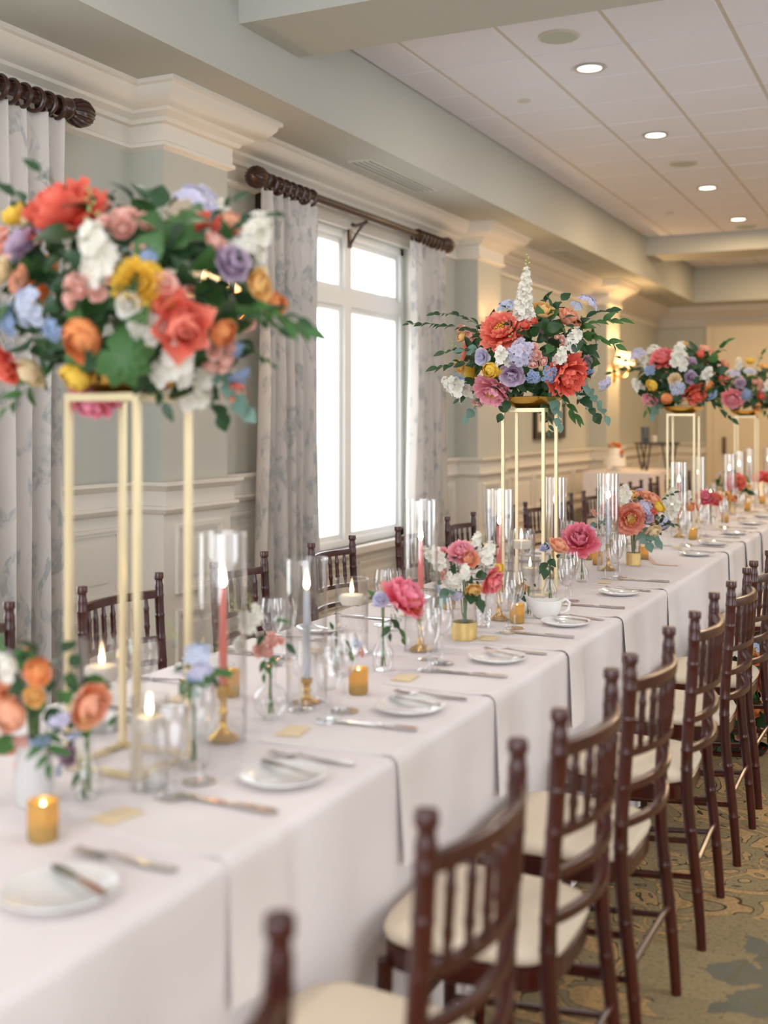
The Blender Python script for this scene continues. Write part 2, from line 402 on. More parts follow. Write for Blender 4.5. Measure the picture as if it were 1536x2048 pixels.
struct('trim_2', MB().sweep(fullpath, list(reversed(crown))), MAT['trim'], smooth=25, label='wide cream crown moulding stepping around the pilasters')
rail = [(0, RZ), (.062, RZ), (.062, RZ - .018), (.048, RZ - .03), (.03, RZ - .045), (.022, RZ - .05), (.022, RZ - .125), (.04, RZ - .13), (.044, RZ - .145), (.030, RZ - .165), (.02, RZ - .172), (0, RZ - .178)]
def railpaths():
    seg = []; y = Y0
    p = wallpath()
    cuts = [(a - .13, b + .13) for a, b in WIN]
    cur = [(WX, Y0)]
    rest = p[1:]
    for a, b in cuts:
        while rest and rest[0][1] < a: cur.append(rest.pop(0))
        cur.append((WX, a)); seg.append(cur); cur = [(WX, b)]
    return seg + [cur + rest + [(-3.2, YF)]]
rr = None
for sgm in railpaths():
    m = MB().sweep([(x + .012, y) if True else 0 for x, y in sgm], list(reversed(rail)))
    if rr is None: rr = struct('trim_3', m, MAT['trim'], smooth=25, label='cream chair rail along the wainscot')
    else: link('chair_rail', m.mesh('chair_rail', MAT['trim'], 25), rr)
struct('baseboard_left', MB().sweep([(x + .012, y) for x, y in wallpath()] + [(-3.2, YF - .012)], [(0, 0), (.02, 0), (.02, .11), (.008, .135), (0, .135)]), MAT['trim'], label='cream baseboard under the wainscot')
# windows
def window(n, a, b):
    x = WX - .09
    fr = MB(); t = .055
    for (y0, y1, z0, z1) in ((a, a + t, WZ0, WZ1), (b - t, b, WZ0, WZ1), (a, b, WZ0, WZ0 + t), (a, b, WZ1 - t, WZ1)): fr.box((x - .05, y0, z0), (x + .05, y1, z1))
    mid = (a + b) / 2
    fr.box((x - .05, mid - .055, WZ0 + t), (x + .05, mid + .055, WZ1 - t)); fr.box((x - .048, a + t, WT - .055), (x + .048, b - t, WT + .055))
    root = struct('window_%d' % n, fr, MAT['vinyl'], label='tall white framed double window with transom lights, daylight outside')
    for (y0, y1) in ((a + t, mid - .055), (mid + .055, b - t)):
        for (z0, z1) in ((WZ0 + t, WT - .055), (WT + .055, WZ1 - t)):
            s = MB(); q = .04
            for (c0, c1, e0, e1) in ((y0, y0 + q, z0, z1), (y1 - q, y1, z0, z1), (y0 + q, y1 - q, z0, z0 + q), (y0 + q, y1 - q, z1 - q, z1)): s.box((x - .03, c0, e0), (x + .02, c1, e1))
            sa = link('sash', s.mesh('sash', MAT['vinyl'], 0), root)
            link('pane', MB().box((x - .008, y0 + q, z0 + q), (x - .004, y1 - q, z1 - q)).mesh('pane', MAT['pane'], 0), sa)
    cs = MB(); k = .12
    cs.box((WX, a - k, WZ0 - .02), (WX + .03, a, WZ1 + .05)); cs.box((WX, b, WZ0 - .02), (WX + .03, b + k, WZ1 + .05)); cs.box((WX, a, WZ1), (WX + .03, b, WZ1 + .05))
    link('window_casing', cs.mesh('window_casing', MAT['trim'], 0), root)
    link('window_sill', MB().box((WX - .05, a - k, WZ0 - .05), (WX + .07, b + k, WZ0)).mesh('window_sill', MAT['trim'], 0), root)
for i, (a, b) in enumerate(WIN): window(i + 1, a, b)
# far wall, door, right wall
fw = struct('wall_far', MB().box((WX - .2, YF, 0), (XR + .2, YF + .2, CZ)), MAT['wall'], label='far wall with wainscot and tall door')
link('wainscot_board', MB().box((WX, YF - .012, 0), (-3.2, YF, RZ - .02)).mesh('wainscot_board', MAT['trim'], 0), fw)
panel(-3.84, -3.26, .56, .93, YF - .012, fw, 'x')
dm = MB(); DX0, DX1, DZ = -3.08, -.30, 2.93
for a, b, z0, z1 in ((DX0 - .1, DX0, 0, DZ + .1), (DX1, DX1 + .1, 0, DZ + .1), (DX0, DX1, DZ, DZ + .1)): dm.box((a, YF - .05, z0), (b, YF, z1))
door = struct('door_1', dm, MAT['door'], label='tall cream double door in the far wall')
for k in range(2):
    xa = DX0 + k * (DX1 - DX0) / 2 + .004; xb = xa + (DX1 - DX0) / 2 - .008
    lf = link('door_leaf', MB().box((xa, YF - .035, .01), (xb, YF - .002, DZ)).mesh('door_leaf', MAT['door'], 0), door)
    link('door_handle', MB().box((xa + .14 if k == 0 else xb - .2, YF - .075, 1.0), (xa + .19 if k == 0 else xb - .15, YF - .035, 1.26)).mesh('door_handle', MAT['handle'], 0), lf)
mb = MB(); y = Y0
for a, b in (WIN[0], WIN[1]):
    mb.box((XR, y, 0), (XR + .2, a, CZ)); mb.box((XR, a, WZ1), (XR + .2, b, CZ)); mb.box((XR, a, 0), (XR + .2, b, WZ0)); y = b
mb.box((XR, y, 0), (XR + .2, YF, CZ))
struct('wall_right', mb, MAT['wall'], label='opposite wall with tall window openings to daylight')
# ceiling: slab, soffits, beams, tiles
sl = MB().box((WX - .2, Y0, CZ + .03), (XR + .2, YF + .2, CZ + .2))
ceil = struct('ceiling', sl, MAT['soffit'], label='tray ceiling with white acoustic tiles between painted beams')
link('soffit', MB().box((WX, Y0, SZ), (BX, YF, CZ + .03)).mesh('soffit', MAT['soffit'], 0), ceil)
link('soffit', MB().box((BX, 17.1, SZ), (XR, YF, CZ + .03)).mesh('soffit', MAT['soffit'], 0), ceil)
for a, b in ((4.97, 5.58), (14.04, 14.65)):
    link('cross_beam', MB().box((BX, a, BZ), (XR, b, CZ + .03)).mesh('cross_beam', MAT['soffit'], 0), ceil)
gx = [BX] + [-2.90 + .61 * i for i in range(11)] + [XR]
def tiles(y0, y1):
    ys = [y0 + .605 * i for i in range(int((y1 - y0) / .605 + .5) + 1)]
    ys[-1] = y1; g = .014; cache = {}
    for i in range(len(gx) - 1):
        for j in range(len(ys) - 1):
            wx, wy = round(gx[i + 1] - gx[i] - g, 4), round(ys[j + 1] - ys[j] - g * .55, 4)
            if (wx, wy) not in cache:
                e = .008
                m = MB().add([(-wx/2, -wy/2, .012), (wx/2, -wy/2, .012), (wx/2, wy/2, .012), (-wx/2, wy/2, .012), (-wx/2+e, -wy/2+e, 0), (wx/2-e, -wy/2+e, 0), (wx/2-e, wy/2-e, 0), (-wx/2+e, wy/2-e, 0)],
                             [(4, 7, 6, 5), (0, 1, 5, 4), (1, 2, 6, 5), (2, 3, 7, 6), (3, 0, 4, 7), (0, 3, 2, 1)])
                cache[(wx, wy)] = m.mesh('ceiling_tile', MAT['tile'], 0)
            link('ceiling_tile', cache[(wx, wy)], ceil, ((gx[i] + gx[i + 1]) / 2, (ys[j] + ys[j + 1]) / 2, CZ))
    m = MB()
    for x in gx[1:-1]: m.box((x - .012, y0, CZ + .004), (x + .012, y1, CZ + .03))
    for yy in ys[1:-1]: m.box((BX, yy - .010, CZ + .006), (XR, yy + .010, CZ + .029))
    link('ceiling_grid', m.mesh('ceiling_grid', MAT['grid'], 0), ceil)
tiles(5.58, 14.04); tiles(14.65, 17.1)
link('ceiling_field', MB().box((BX, Y0, CZ), (XR, 4.97, CZ + .03)).mesh('ceiling_field', MAT['tile'], 0), ceil)

# ================================================================== CEILING FITTINGS
def downlight():
    t = thing('downlight', 'round recessed downlight glowing warm white in the tile ceiling', 'light', group='recessed downlights in the ceiling')
    link('trim_ring', MB().lathe([(.078, 0), (.095, -.004), (.098, -.012), (.092, -.014), (.076, -.010), (.076, .0)], 32, close=True).mesh('trim_ring', MAT['grid']), t)
    link('lens', MB().disc(.077, -.006, 32, up=False).mesh('lens', MAT['lampon'], 0), t)
    return Proto(t)
dl = downlight()
for i, y in enumerate((7.16, 9.05, 11.3, 13.2, 15.9)):
    dl.place((-2.0, y, CZ), label=('first lit recessed downlight past the near cross beam', 'second lit recessed downlight past the near cross beam', 'third lit recessed downlight past the near cross beam', 'lit recessed downlight just before the far cross beam', 'lit recessed downlight beyond the far cross beam')[i])
for x in (-2.0, .6):  # right column unseen and added for fill light; near ones lack fixtures too
    for y in (1.2, 3.2, 7.16, 9.05, 11.3, 13.2, 15.9):
        L = bpy.data.lights.new('downlight_and_fill_lamp', 'AREA'); L.shape = 'DISK'; L.size = .15; L.energy = 38 if y > 10 else 12; L.color = (1, .72, .42) if y > 10 else (1, .9, .8)
        o = bpy.data.objects.new('downlight_and_fill_lamp', L); COL.objects.link(o); o.location = (x, y, CZ - .03)
sp = thing('ceiling_speaker', 'round grey green ceiling speaker grille between downlights', 'speaker', group='ceiling speakers')
link('grille', MB().lathe([(0, -.016), (.06, -.0155), (.105, -.012), (.105, 0)], 32).mesh('grille', MAT['grille']), sp)
link('rim', MB().lathe([(.105, 0), (.105, -.013), (.117, -.010), (.12, 0)], 32).mesh('rim', MAT['grid']), sp)
sp = Proto(sp)
for y, lb in ((6.5, 'round grey green ceiling speaker next to the near cross beam'), (10.15, 'round grey green ceiling speaker between the second and third downlights'), (13.75, 'round grey green ceiling speaker next to the far cross beam')): sp.place((-2.0, y, CZ), label=lb)
sk = thing('sprinkler', 'small round sprinkler cover flush with ceiling tile', 'sprinkler', group='sprinkler covers')
link('cover_plate', MB().lathe([(0, -.010), (.04, -.009), (.045, -.004), (.045, 0)], 20).mesh('cover_plate', MAT['grid']), sk)
sk = Proto(sk)
for px, py in ((1049, 201), (1339, 425)):
    d = FPX * (CZ - H) / (HZ - py); p = ray(px, py, d); sk.place((p.x, p.y, CZ), label='small round sprinkler cover in the ceiling ' + ('near the bright window' if px < 1200 else 'near the far cross beam'))
def vent(y0, y1, label):
    t = thing('air_vent', label, 'vent', (-3.49, (y0 + y1) / 2, SZ)); L = y1 - y0
    f = MB(); w_ = .09
    f.box((-w_, -L/2, -.006), (w_, L/2, 0))
    link('vent_frame', f.mesh('vent_frame', MAT['vent'], 0), t)
    for k in range(4):
        x = -.06 + k * .04
        link('slot', MB().box((x - .008, -L/2 + .03, -.0075), (x + .008, L/2 - .03, -.005)).mesh('slot', MAT['slot'], 0), t)
vent(6.85, 8.0, 'long slotted air vent in the soffit above the window')
vent(11.3, 12.4, 'slotted air vent in soffit above the framed picture wall')
vent(15.5, 16.5, 'slotted air vent in soffit beyond the far pilaster')

# ================================================================== CURTAINS AND RODS
def curtain(yc, half, seed, label, x=-3.765):
    rnd = random.Random(seed); nf = 6.5; ph = rnd.random() * 6
    def fn(u, v):
        z = 2.90 - v * 2.885
        spread = 1.0 - .16 * math.sin(min(1, v * 1.3) * math.pi) * .6 + .05 * v
        a = u * nf * 2 * math.pi + ph
        amp = .052 * (.55 + .6 * min(1, v * 2.5)) * (1 + .25 * math.sin(a * .37 + 2))
        sh = math.sin(a) + .28 * math.sin(2 * a + .8) * (1 - .6 * v)
        return (x + amp * sh + .01 * math.sin(v * 5 + u * 9), yc + (u - .5) * 2 * half * spread + .018 * math.cos(a) + .03 * math.sin(v * 3 + ph) * (u - .5), z)
    t = thing('curtain', label, 'curtain', (0, 0, 0))
    link('drape', MB().grid(fn, 90, 24).mesh('drape', MAT['curtain'], 80, normals=False), t)
    def hd(u, v):
        p = fn(u, 0); return (p[0], p[1], 2.925 - v * .06)
    link('pleated_heading', MB().grid(hd, 90, 2).mesh('pleated_heading', MAT['curtain'], 80, normals=False), t)
curtain(6.40, .36, 1, 'patterned grey white curtain at the pilaster with sconce side of the window')
curtain(8.62, .33, 2, 'narrow patterned curtain hanging behind the tall white delphinium arrangement')
curtain(3.93, .37, 3, 'patterned grey white curtain beside the coral peony arrangement near the camera')
curtain(1.75, .37, 4, 'patterned curtain at the near end of first window')
RODX, RODZ = -3.765, 2.985
def ringmesh(r, t): 
    m = MB(); n = 24; s = 8; V = []; F = []
    for i in range(n):
        a = 2 * math.pi * i / n
        for j in range(s):
            b = 2 * math.pi * j / s; rr_ = r + t * math.cos(b)
            V.append((rr_ * math.cos(a), t * 1.2 * math.sin(b), rr_ * math.sin(a)))
    for i in range(n):
        for j in range(s):
            F.append((i*s + j, ((i+1) % n)*s + j, ((i+1) % n)*s + (j+1) % s, i*s + (j+1) % s))
    return m.add(V, F)
RING = ringmesh(.052, .010).mesh('curtain_ring', MAT['walnut'])
def ylathe(prof, seg=20):
    m = MB().lathe([(r, z) for r, z in prof], seg); m.V = [(v[0], v[2], v[1]) for v in m.V]; return m
def rod(y0, y1, label):
    t = thing('curtain_rod', label, 'curtain rod', (RODX, 0, RODZ))
    link('pole', ylathe([(.0, y0 + .2), (.030, y0 + .2), (.030, y1 - .2), (0, y1 - .2)]).mesh('pole', MAT['walnut']), t)
    fin = [(0, 0), (.02, .004), (.045, .025), (.06, .06), (.063, .09), (.056, .125), (.04, .15), (.036, .158), (.05, .165), (.052, .18), (.046, .19), (.044, .235), (.030, .24), (.030, .30)]
    for s, ye in ((1, y0), (-1, y1)):
        f = link('finial', ylathe([(r, ye + s * z) for r, z in fin], 24).mesh('finial', MAT['walnut']), t)
        g = MB()
        for k in range(14):
            a = 2 * math.pi * k / 14
            P = [(r * 1.02 * math.cos(a), ye + s * z, r * 1.02 * math.sin(a)) for r, z in fin[1:7]]
            g.tube(P, .007, 5)
        link('carved_ribs', g.mesh('carved_ribs', MAT['walnut']), f)
    ym = (y0 + y1) / 2
    for yb in (y0 + .33, ym, y1 - .33):
        b = MB().tube([(0, yb, -.035), (-.03, yb, -.05), (-.09, yb, -.06), (-.15, yb, -.04)], .014, 8).box((-.155, yb - .02, -.22), (-.135, yb + .02, .02)).tube([(-.03, yb, -.05), (-.09, yb, -.12), (-.14, yb, -.2)], .010, 8)
        link('bracket', b.mesh('bracket', MAT['walnut']), t)
    for k in range(7):
        for yy in (y0 + .24 + k * .085, y1 - .24 - k * .075):
            link('curtain_ring', RING, t, (0, yy, -.012), (0, 0, random.uniform(-.15, .15)))
rod(5.93, 9.12, 'dark turned wooden curtain rod above the bright window')
rod(1.30, 4.48, 'dark wooden curtain rod beside the first pilaster')

# ================================================================== SCONCES, PICTURE
def sconce(y, label, watt=2.5, x=PX + .001, z=2.12):
    t = thing('wall_sconce', label, 'wall lamp', (x, y, z))
    link('back_plate', MB().box((0, -.05, -.12), (.018, .05, .12)).mesh('back_plate', MAT['brass'], 0), t)
    for s in (-1, 1):
        a = link('arm', MB().tube([(.018, 0, -.03), (.07, s * .05, -.07), (.12, s * .12, -.06), (.14, s * .17, .0), (.14, s * .17, .05)], .008, 8).mesh('arm', MAT['brass']), t)
        link('candle_sleeve', MB().lathe([(.0, .05), (.02, .05), (.012, .06), (.012, .14), (0, .14)], 12, (.14, s * .17, 0)).mesh('candle_sleeve', MAT['wax_white']), a)
        link('lamp_shade', MB().lathe([(.085, .10), (.05, .25)], 20, (.14, s * .17, 0)).mesh('lamp_shade', MAT['shade']), a)
        L = bpy.data.lights.new('sconce_bulb', 'POINT'); L.energy = watt; L.color = (1, .62, .28); L.shadow_soft_size = .03
        o = bpy.data.objects.new('sconce_bulb', L); COL.objects.link(o); o.location = (x + .14, y + s * .17, z + .20)
sconce(5.42, 'two arm brass sconce glowing behind the near coral flower arrangement')
sconce(9.90, 'two arm brass sconce on the pilaster behind the middle flower arrangement', 6)
sconce(14.35, 'two arm brass sconce with lit shades on the far pilaster', 26)
t = thing('framed_picture', 'black framed picture with white mat hanging above the wainscot', 'picture', (WX + .001, 12.35, 1.30))
m = MB()
for a, b, z0, z1 in ((-.55, -.47, 0, .75), (.47, .55, 0, .75), (-.47, .47, 0, .08), (-.47, .47, .67, .75)): m.box((0, a, z0), (.035, b, z1))
link('frame', m.mesh('frame', MAT['frame'], 0), t)
link('mat_board', MB().box((0, -.47, .08), (.015, .47, .67)).mesh('mat_board', MAT['matboard'], 0), t)
link('print', MB().box((.015, -.34, .19), (.017, .34, .56)).mesh('print', MAT['print'], 0), t)

# ================================================================== TABLE
TXR, TXL, TY0, TY1 = -1.05, -2.06, -.35, 14.9
def clothfn(u, v):
    """u along the table, v across: floor - right edge - left edge - floor"""
    yy = TY0 + (TY1 - TY0) * u
    rr_ = .022; hang = TZ - rr_ - .012
    if v < .4: s = v / .4; side = 1
    elif v > .6: s = (1 - v) / .2 * .5; s = (1 - v) / .4; side = -1
    else: s = None
    if s is None:
        k = (v - .4) / .2; x = (TXR - rr_) + k * (TXL - TXR + 2 * rr_)
        return (x, yy, TZ)
    # s: 0 floor .. .8 start of bend .. 1 top
    if s <= .8:
        h = s / .8; z = .012 + h * hang; off = 0
        am = (1 - h) ** 1.0
        wv = .012 * math.sin(yy * 7.1 + 1.3 * math.sin(yy * 1.7)) + .008 * math.sin(yy * 17 + math.sin(yy * 3.1) * 2)
        off = am * (wv + .006) 
    else:
        a = (s - .8) / .2 * math.pi / 2; z = TZ - rr_ + rr_ * math.sin(a); off = -rr_ * (1 - math.cos(a))
    return ((TXR + off) if side > 0 else (TXL - off), yy, z)
def clothmesh():
    vs = [i * .04 for i in range(8)] + [.32, .34, .36, .38, .40, .45, .5, .55, .60, .62, .64, .66, .68] + [.72 + .04 * i for i in range(8)]
    nu = 420; V = []; F = []; n = len(vs)
    for i in range(nu + 1):
        for v in vs: V.append(clothfn(i / nu, v))
    for i in range(nu):
        for j in range(n - 1): F.append((i*n + j, (i+1)*n + j, (i+1)*n + j + 1, i*n + j + 1))
    m = MB().add(V, F)
    for yy in (TY0, TY1): m.add([(TXR, yy, .012), (TXL, yy, .012), (TXL, yy, TZ - .02), (TXL - -.02, yy, TZ), (TXR - .02, yy, TZ), (TXR, yy, TZ - .02)], [(0, 1, 2, 3, 4, 5)])
    return m
link('tablecloth', clothmesh().mesh('tablecloth', MAT['cloth'], 60), label='long white tablecloth draped to the carpet over the banquet table', cat='tablecloth')

# ================================================================== CHAIRS
def make_chair():
    t = thing('chiavari_chair', 'x', 'chair')
    hw = .195
    def px_(z):  # back post leans: out at the foot, in at the seat, out at the top
        return .018 * max(0, (.42 - z) / .42) ** 1.2 - .024 * math.exp(-((z - .50) / .26) ** 2) + .0
    def post(s):
        P = []; r = []; zs = []
        nodes = [.16, .33, .50, .555, .64, .72, .80, .87]
        k = [i * .93 / 30 for i in range(31)]
        allz = sorted(set([round(z, 4) for z in k] + [round(n_ + e, 4) for n_ in nodes for e in (-.008, -.003, .003, .008)] + [.905, .915, .922, .926, .935, .946, .95]))
        for z in allz:
            q = .0165 - .003 * max(0, (.3 - z) / .3)
            for n_ in nodes:
                if abs(z - n_) < .0035: q += .0013
            if .912 < z < .93: q = .0138
            if z >= .93: q = .0178 if z < .948 else .0165
            if z <= .92 or True: P.append((px_(z), s * hw, z)); r.append(q)
        return MB().tube(P, r, 10)
    for s in (-1, 1): link('back_post', post(s).mesh('back_post', MAT['mahog']), t)
    def bow(y, z): return px_(z) + .045 * (1 - (y / hw) ** 2)
    def railm(z, h, th):
        P = [(bow(y, z), y, z) for y in [hw * (i / 6 - 1) for i in range(13)]]
        m = MB(); V = []; F = []
        for p in P:
            for dx, dz in ((-th, -h), (0, -h * 1.15), (th, -h), (th * 1.1, 0), (th, h), (0, h * 1.15), (-th, h), (-th * 1.1, 0)): V.append((p[0] + dx, p[1], p[2] + dz))
        for i in range(12):
            for j in range(8): F.append((i*8 + j, (i+1)*8 + j, (i+1)*8 + (j+1) % 8, i*8 + (j+1) % 8))
        return m.add(V, F)
    link('top_rail', railm(.875, .013, .010).mesh('top_rail', MAT['mahog']), t)
    for z in (.72, .64, .555): link('back_rail', railm(z, .009, .009).mesh('back_rail', MAT['mahog']), t)
    for i in range(7):
        y = hw * (-.75 + 1.5 * i / 6); P = []; r = []
        for k in range(15):
            z = .722 + .15 * k / 14; P.append((bow(y, .72) * (1 - k / 14) + bow(y, .875) * k / 14, y, z))
            r.append(.0062 + .0028 * math.sin(math.pi * k / 14) + (.0022 if k in (4, 10) else 0))
        link('spindle', MB().tube(P, r, 8).mesh('spindle', MAT['mahog']), t)
    # seat outline: rounded trapezoid, front (towards -x) wider
    def outline(grow, n=40):
        pts = []
        for i in range(n):
            a = 2 * math.pi * i / n; c, s = math.cos(a), math.sin(a); e = 2 / 4.2
            ux = math.copysign(abs(c) ** e, c); uy = math.copysign(abs(s) ** e, s)
            wd = .192 - .016 * ux
            pts.append((-.208 + ux * (.182 + grow), uy * (wd + grow)))
        return pts
    def slab(levels):
        m = MB(); n = 40; V = []; F = []
        for g, z in levels: V += [(x, y, z) for x, y in outline(g)]
        for l in range(len(levels) - 1):
            for j in range(n): F.append((l*n + j, l*n + (j+1) % n, (l+1)*n + (j+1) % n, (l+1)*n + j))
        V.append((-.208, 0, levels[-1][1] + .004)); c = len(V) - 1; L = (len(levels) - 1) * n
        for j in range(n): F.append((L + j, L + (j+1) % n, c))
        F.append(tuple(reversed(range(n))))
        return m.add(V, F)
    link('seat_frame', slab([(-.008, .395), (0, .40), (0, .438), (-.006, .442)]).mesh('seat_frame', MAT['mahog']), t)
    link('cushion', slab([(-.012, .442), (0, .450), (.004, .464), (-.004, .478), (-.025, .486), (-.07, .492)]).mesh('cushion', MAT['cushion'], 60), t, label='ivory cushion')
    for s in (-1, 1):
        P = []; r = []
        for k in range(24):
            z = .41 * k / 23; P.append((-.365 - .012 * (1 - z / .41), s * (.178 + .01 * (1 - z / .41)), z)); r.append(.0125 + .004 * z / .41 + (.0013 if k in (6, 14, 20) else 0))
        link('front_leg', MB().tube(P, r, 10).mesh('front_leg', MAT['mahog']), t)
        for z in (.17, .27):
            link('side_stretcher', MB().tube([(-.37, s * .183, z), (px_(z + .03), s * hw, z + .03)], .0085, 8).mesh('side_stretcher', MAT['mahog']), t)
    for z in (.15, .24): link('front_stretcher', MB().tube([(-.372, -.183, z), (-.372, .183, z)], .0085, 8).mesh('front_stretcher', MAT['mahog']), t)
    link('back_stretcher', MB().tube([(px_(.23), -hw, .23), (px_(.23), hw, .23)], .0085, 8).mesh('back_stretcher', MAT['mahog']), t)
    return Proto(t)
chair = make_chair()
ALONG = [(1.68, 'by the near gold stand'), (2.31, 'by the round bud vase'), (2.93, 'by the single coral peony'), (3.59, 'by the gold based low bouquet'), (4.27, 'by the gravy boat'),
         (5.07, 'by the ruffled pink peony'), (5.8, 'by the ribbon bouquet'), (6.65, 'just past the ribbon bouquet'), (7.25, 'by the orange ranunculus vase'), (7.95, 'by the third gold stand'), (8.74, 'by the apricot rose vase'), (9.45, 'by the coral low bouquet'),
         (10.15, 'just before the fourth gold stand'), (10.9, 'by the fourth gold stand'), (11.6, 'just past the fourth gold stand'), (12.4, 'before the far end gold stand')]
def along(y): return min(ALONG, key=lambda a: abs(a[0] - y))[1]
AISLE = [(.87, 'mahogany chiavari chair with ivory cushion at the near end of the aisle side row')] + [(y, 'mahogany chiavari chair on the aisle side ' + along(y)) for y in (1.636, 2.25, 2.815, 3.49, 4.165)] + \
        [(4.79, 'mahogany chiavari chair on the aisle side just before the floor flowers'), (6.25, 'mahogany chiavari chair on the aisle side just past the floor flowers')] + \
        [(y, 'mahogany chiavari chair on the aisle side ' + along(y)) for y in (7.0, 7.7, 8.4)]
for i, (y, lb) in enumerate(AISLE):
    chair.place((-.631 + random.uniform(-.008, .008), y, 0), R(random.uniform(-2, 2)), lb, 'chairs on the aisle side of the long table')
LEFT = [2.39, 3.12, 3.85, 4.62, 5.50, 6.18, 6.86, 7.52, 8.22, 8.95, 9.7, 10.45, 11.2, 11.95, 12.7]
for i, y in enumerate(LEFT):
    lb = {5: 'dark chiavari chair on the window side by the short white taper', 1: 'dark chiavari chair seen between the gold legs of the near flower stand', 3: 'dark chiavari chair standing in front of the bright window'}.get(i, 'dark chiavari chair on the window side ' + along(y))
    chair.place((-2.49, y, 0), math.pi + R(random.uniform(-3, 3)), lb, 'chairs on the window side of the long table')

# ================================================================== TABLEWARE
def plate_mb():
    return MB().lathe([(0, .004), (.045, .004), (.05, .007), (.062, .010), (.082, .017), (.088, .0185), (.0885, .0165), (.082, .012), (.06, .004), (.05, .001), (.0, .001)], 36)
pl = link('bread_plate', plate_mb().mesh('bread_plate', MAT['porcelain'], 50), label='x', cat='plate')
def strip(pts, th):
    """flat bar along y: pts (y, halfwidth, z)"""
    V = []; F = []
    for y, h, z in pts: V += [(-h, y, z), (h, y, z), (h, y, z + th), (-h, y, z + th)]
    n = len(pts)
    for i in range(n - 1):
        for j in range(4): F.append((i*4 + j, (i+1)*4 + j, (i+1)*4 + (j+1) % 4, i*4 + (j+1) % 4))
    F += [(0, 1, 2, 3), tuple((n-1)*4 + j for j in (3, 2, 1, 0))]
    return MB().add(V, F)
kn = thing('dinner_knife', 'x', 'knife')
link('handle', strip([(-.11, .006, .001), (-.10, .009, .001), (-.05, .0085, .001), (-.01, .006, .001)], .007).mesh('handle', MAT['silver']), kn)
link('blade', strip([(-.012, .006, .002), (.02, .009, .003), (.08, .010, .003), (.105, .007, .003), (.118, .002, .003)], .0018).mesh('blade', MAT['silver']), kn)
fk = thing('dinner_fork', 'x', 'fork')
link('handle', strip([(-.10, .007, .001), (-.09, .010, .001), (-.05, .007, .002), (.0, .0035, .005), (.03, .004, .009)], .004).mesh('handle', MAT['silver']), fk)
hd_ = strip([(.03, .004, .009), (.04, .011, .006), (.055, .0125, .003)], .002)
for k in range(4):
    x = -.0105 + k * .007
    q = strip([(.055, .0018, .003), (.08, .0016, .004), (.10, .0008, .009)], .002); hd_.add([(v[0] + x, v[1], v[2]) for v in q.V], q.F)
link('tines', hd_.mesh('tines', MAT['silver']), fk)
bk = thing('butter_knife', 'x', 'knife')
link('handle', strip([(-.085, .005, .001), (-.075, .0075, .001), (-.03, .006, .001), (-.005, .004, .001)], .005).mesh('handle', MAT['silver']), bk)
link('blade', strip([(-.006, .004, .002), (.015, .009, .002), (.05, .010, .002), (.07, .005, .002)], .0018).mesh('blade', MAT['silver']), bk)
def napkin_mb(hang, seed):
    rnd = random.Random(seed); hw = .082; ph = rnd.random() * 6
    ra = .0265
    prof = [(-.33, .0008), (-.30, .0012), (-.2, .0008), (-.1, .0008), (-.05, .0016)] + [(-.022 + ra * math.sin(R(a)), -.022 + ra * math.cos(R(a))) for a in (0, 18, 36, 54, 72, 90)] + [(.0045 + .010 * k / 7, -.022 - (hang - .022) * k / 7) for k in range(1, 8)]
    def fn(u, v):
        f = v * (len(prof) - 1); i = min(int(f), len(prof) - 2); k = f - i
        o = prof[i][0] * (1 - k) + prof[i+1][0] * k; z = prof[i][1] * (1 - k) + prof[i+1][1] * k
        dn = max(0, -z); wv = (.004 + .004 * math.sin(u * 5 + ph)) * dn / hang
        s = (u - .5) * 2
        return (o + wv * (1 if dn > 0.03 else 0) , s * hw * (1 + .08 * dn / hang) + .01 * math.sin(o * 9 + ph) , z)
    nu, nv = 10, 42; m = MB().grid(fn, nu, nv); n = len(m.V); V2 = []
    for x, y, z in m.V:
        k = min(1, max(0, (.002 - z) / .024)); V2.append((x + .0022 * k, y, z + .0022 * (1 - k)))
    F = list(m.F) + [tuple(q + n for q in reversed(f)) for f in m.F]
    idx = lambda a, b: a * (nv + 1) + b
    rim = [idx(a, 0) for a in range(nu)] + [idx(nu, b) for b in range(nv)] + [idx(a, nv) for a in range(nu, 0, -1)] + [idx(0, b) for b in range(nv, 0, -1)]
    F += [(rim[q], rim[(q + 1) % len(rim)], rim[(q + 1) % len(rim)] + n, rim[q] + n) for q in range(len(rim))]
    m2 = MB().add(list(m.V) + V2, F)
    return m2
NP = [link('napkin', napkin_mb(h_, i).mesh('napkin', MAT['napkin'], 60), label='x', cat='napkin') for i, h_ in enumerate((.24, .23, .26))]
cardm = MB(); 
cardm.box((-.028, -.042, 0), (.028, .042, .0015)).box((-.020, -.03, .0015), (.024, .036, .003))
cd_ = link('place_card', cardm.mesh('place_card', MAT['paper'], 0), label='x', cat='place card')
gob = thing('water_goblet', 'x', 'glass')
link('bowl', MB().lathe([(.005, .072), (.020, .078), (.031, .10), (.037, .135), (.0365, .165), (.033, .185)], 28).mesh('bowl', MAT['stemware']), gob)
link('stem', MB().lathe([(.0, .0), (.034, .001), (.034, .003), (.012, .008), (.005, .02), (.0065, .04), (.005, .06), (.007, .073), (0, .078)], 20).mesh('stem', MAT['crystal']), gob)
wg = thing('wine_glass', 'x', 'glass')
link('bowl', MB().lathe([(.003, .085), (.018, .094), (.031, .115), (.036, .14), (.034, .17), (.029, .20)], 28).mesh('bowl', MAT['stemware']), wg)
link('stem', MB().lathe([(.0, .0), (.036, .001), (.036, .003), (.010, .006), (.0042, .014), (.0038, .08), (.006, .088), (0, .09)], 20).mesh('stem', MAT['crystal']), wg)
flu = thing('champagne_flute', 'x', 'glass')
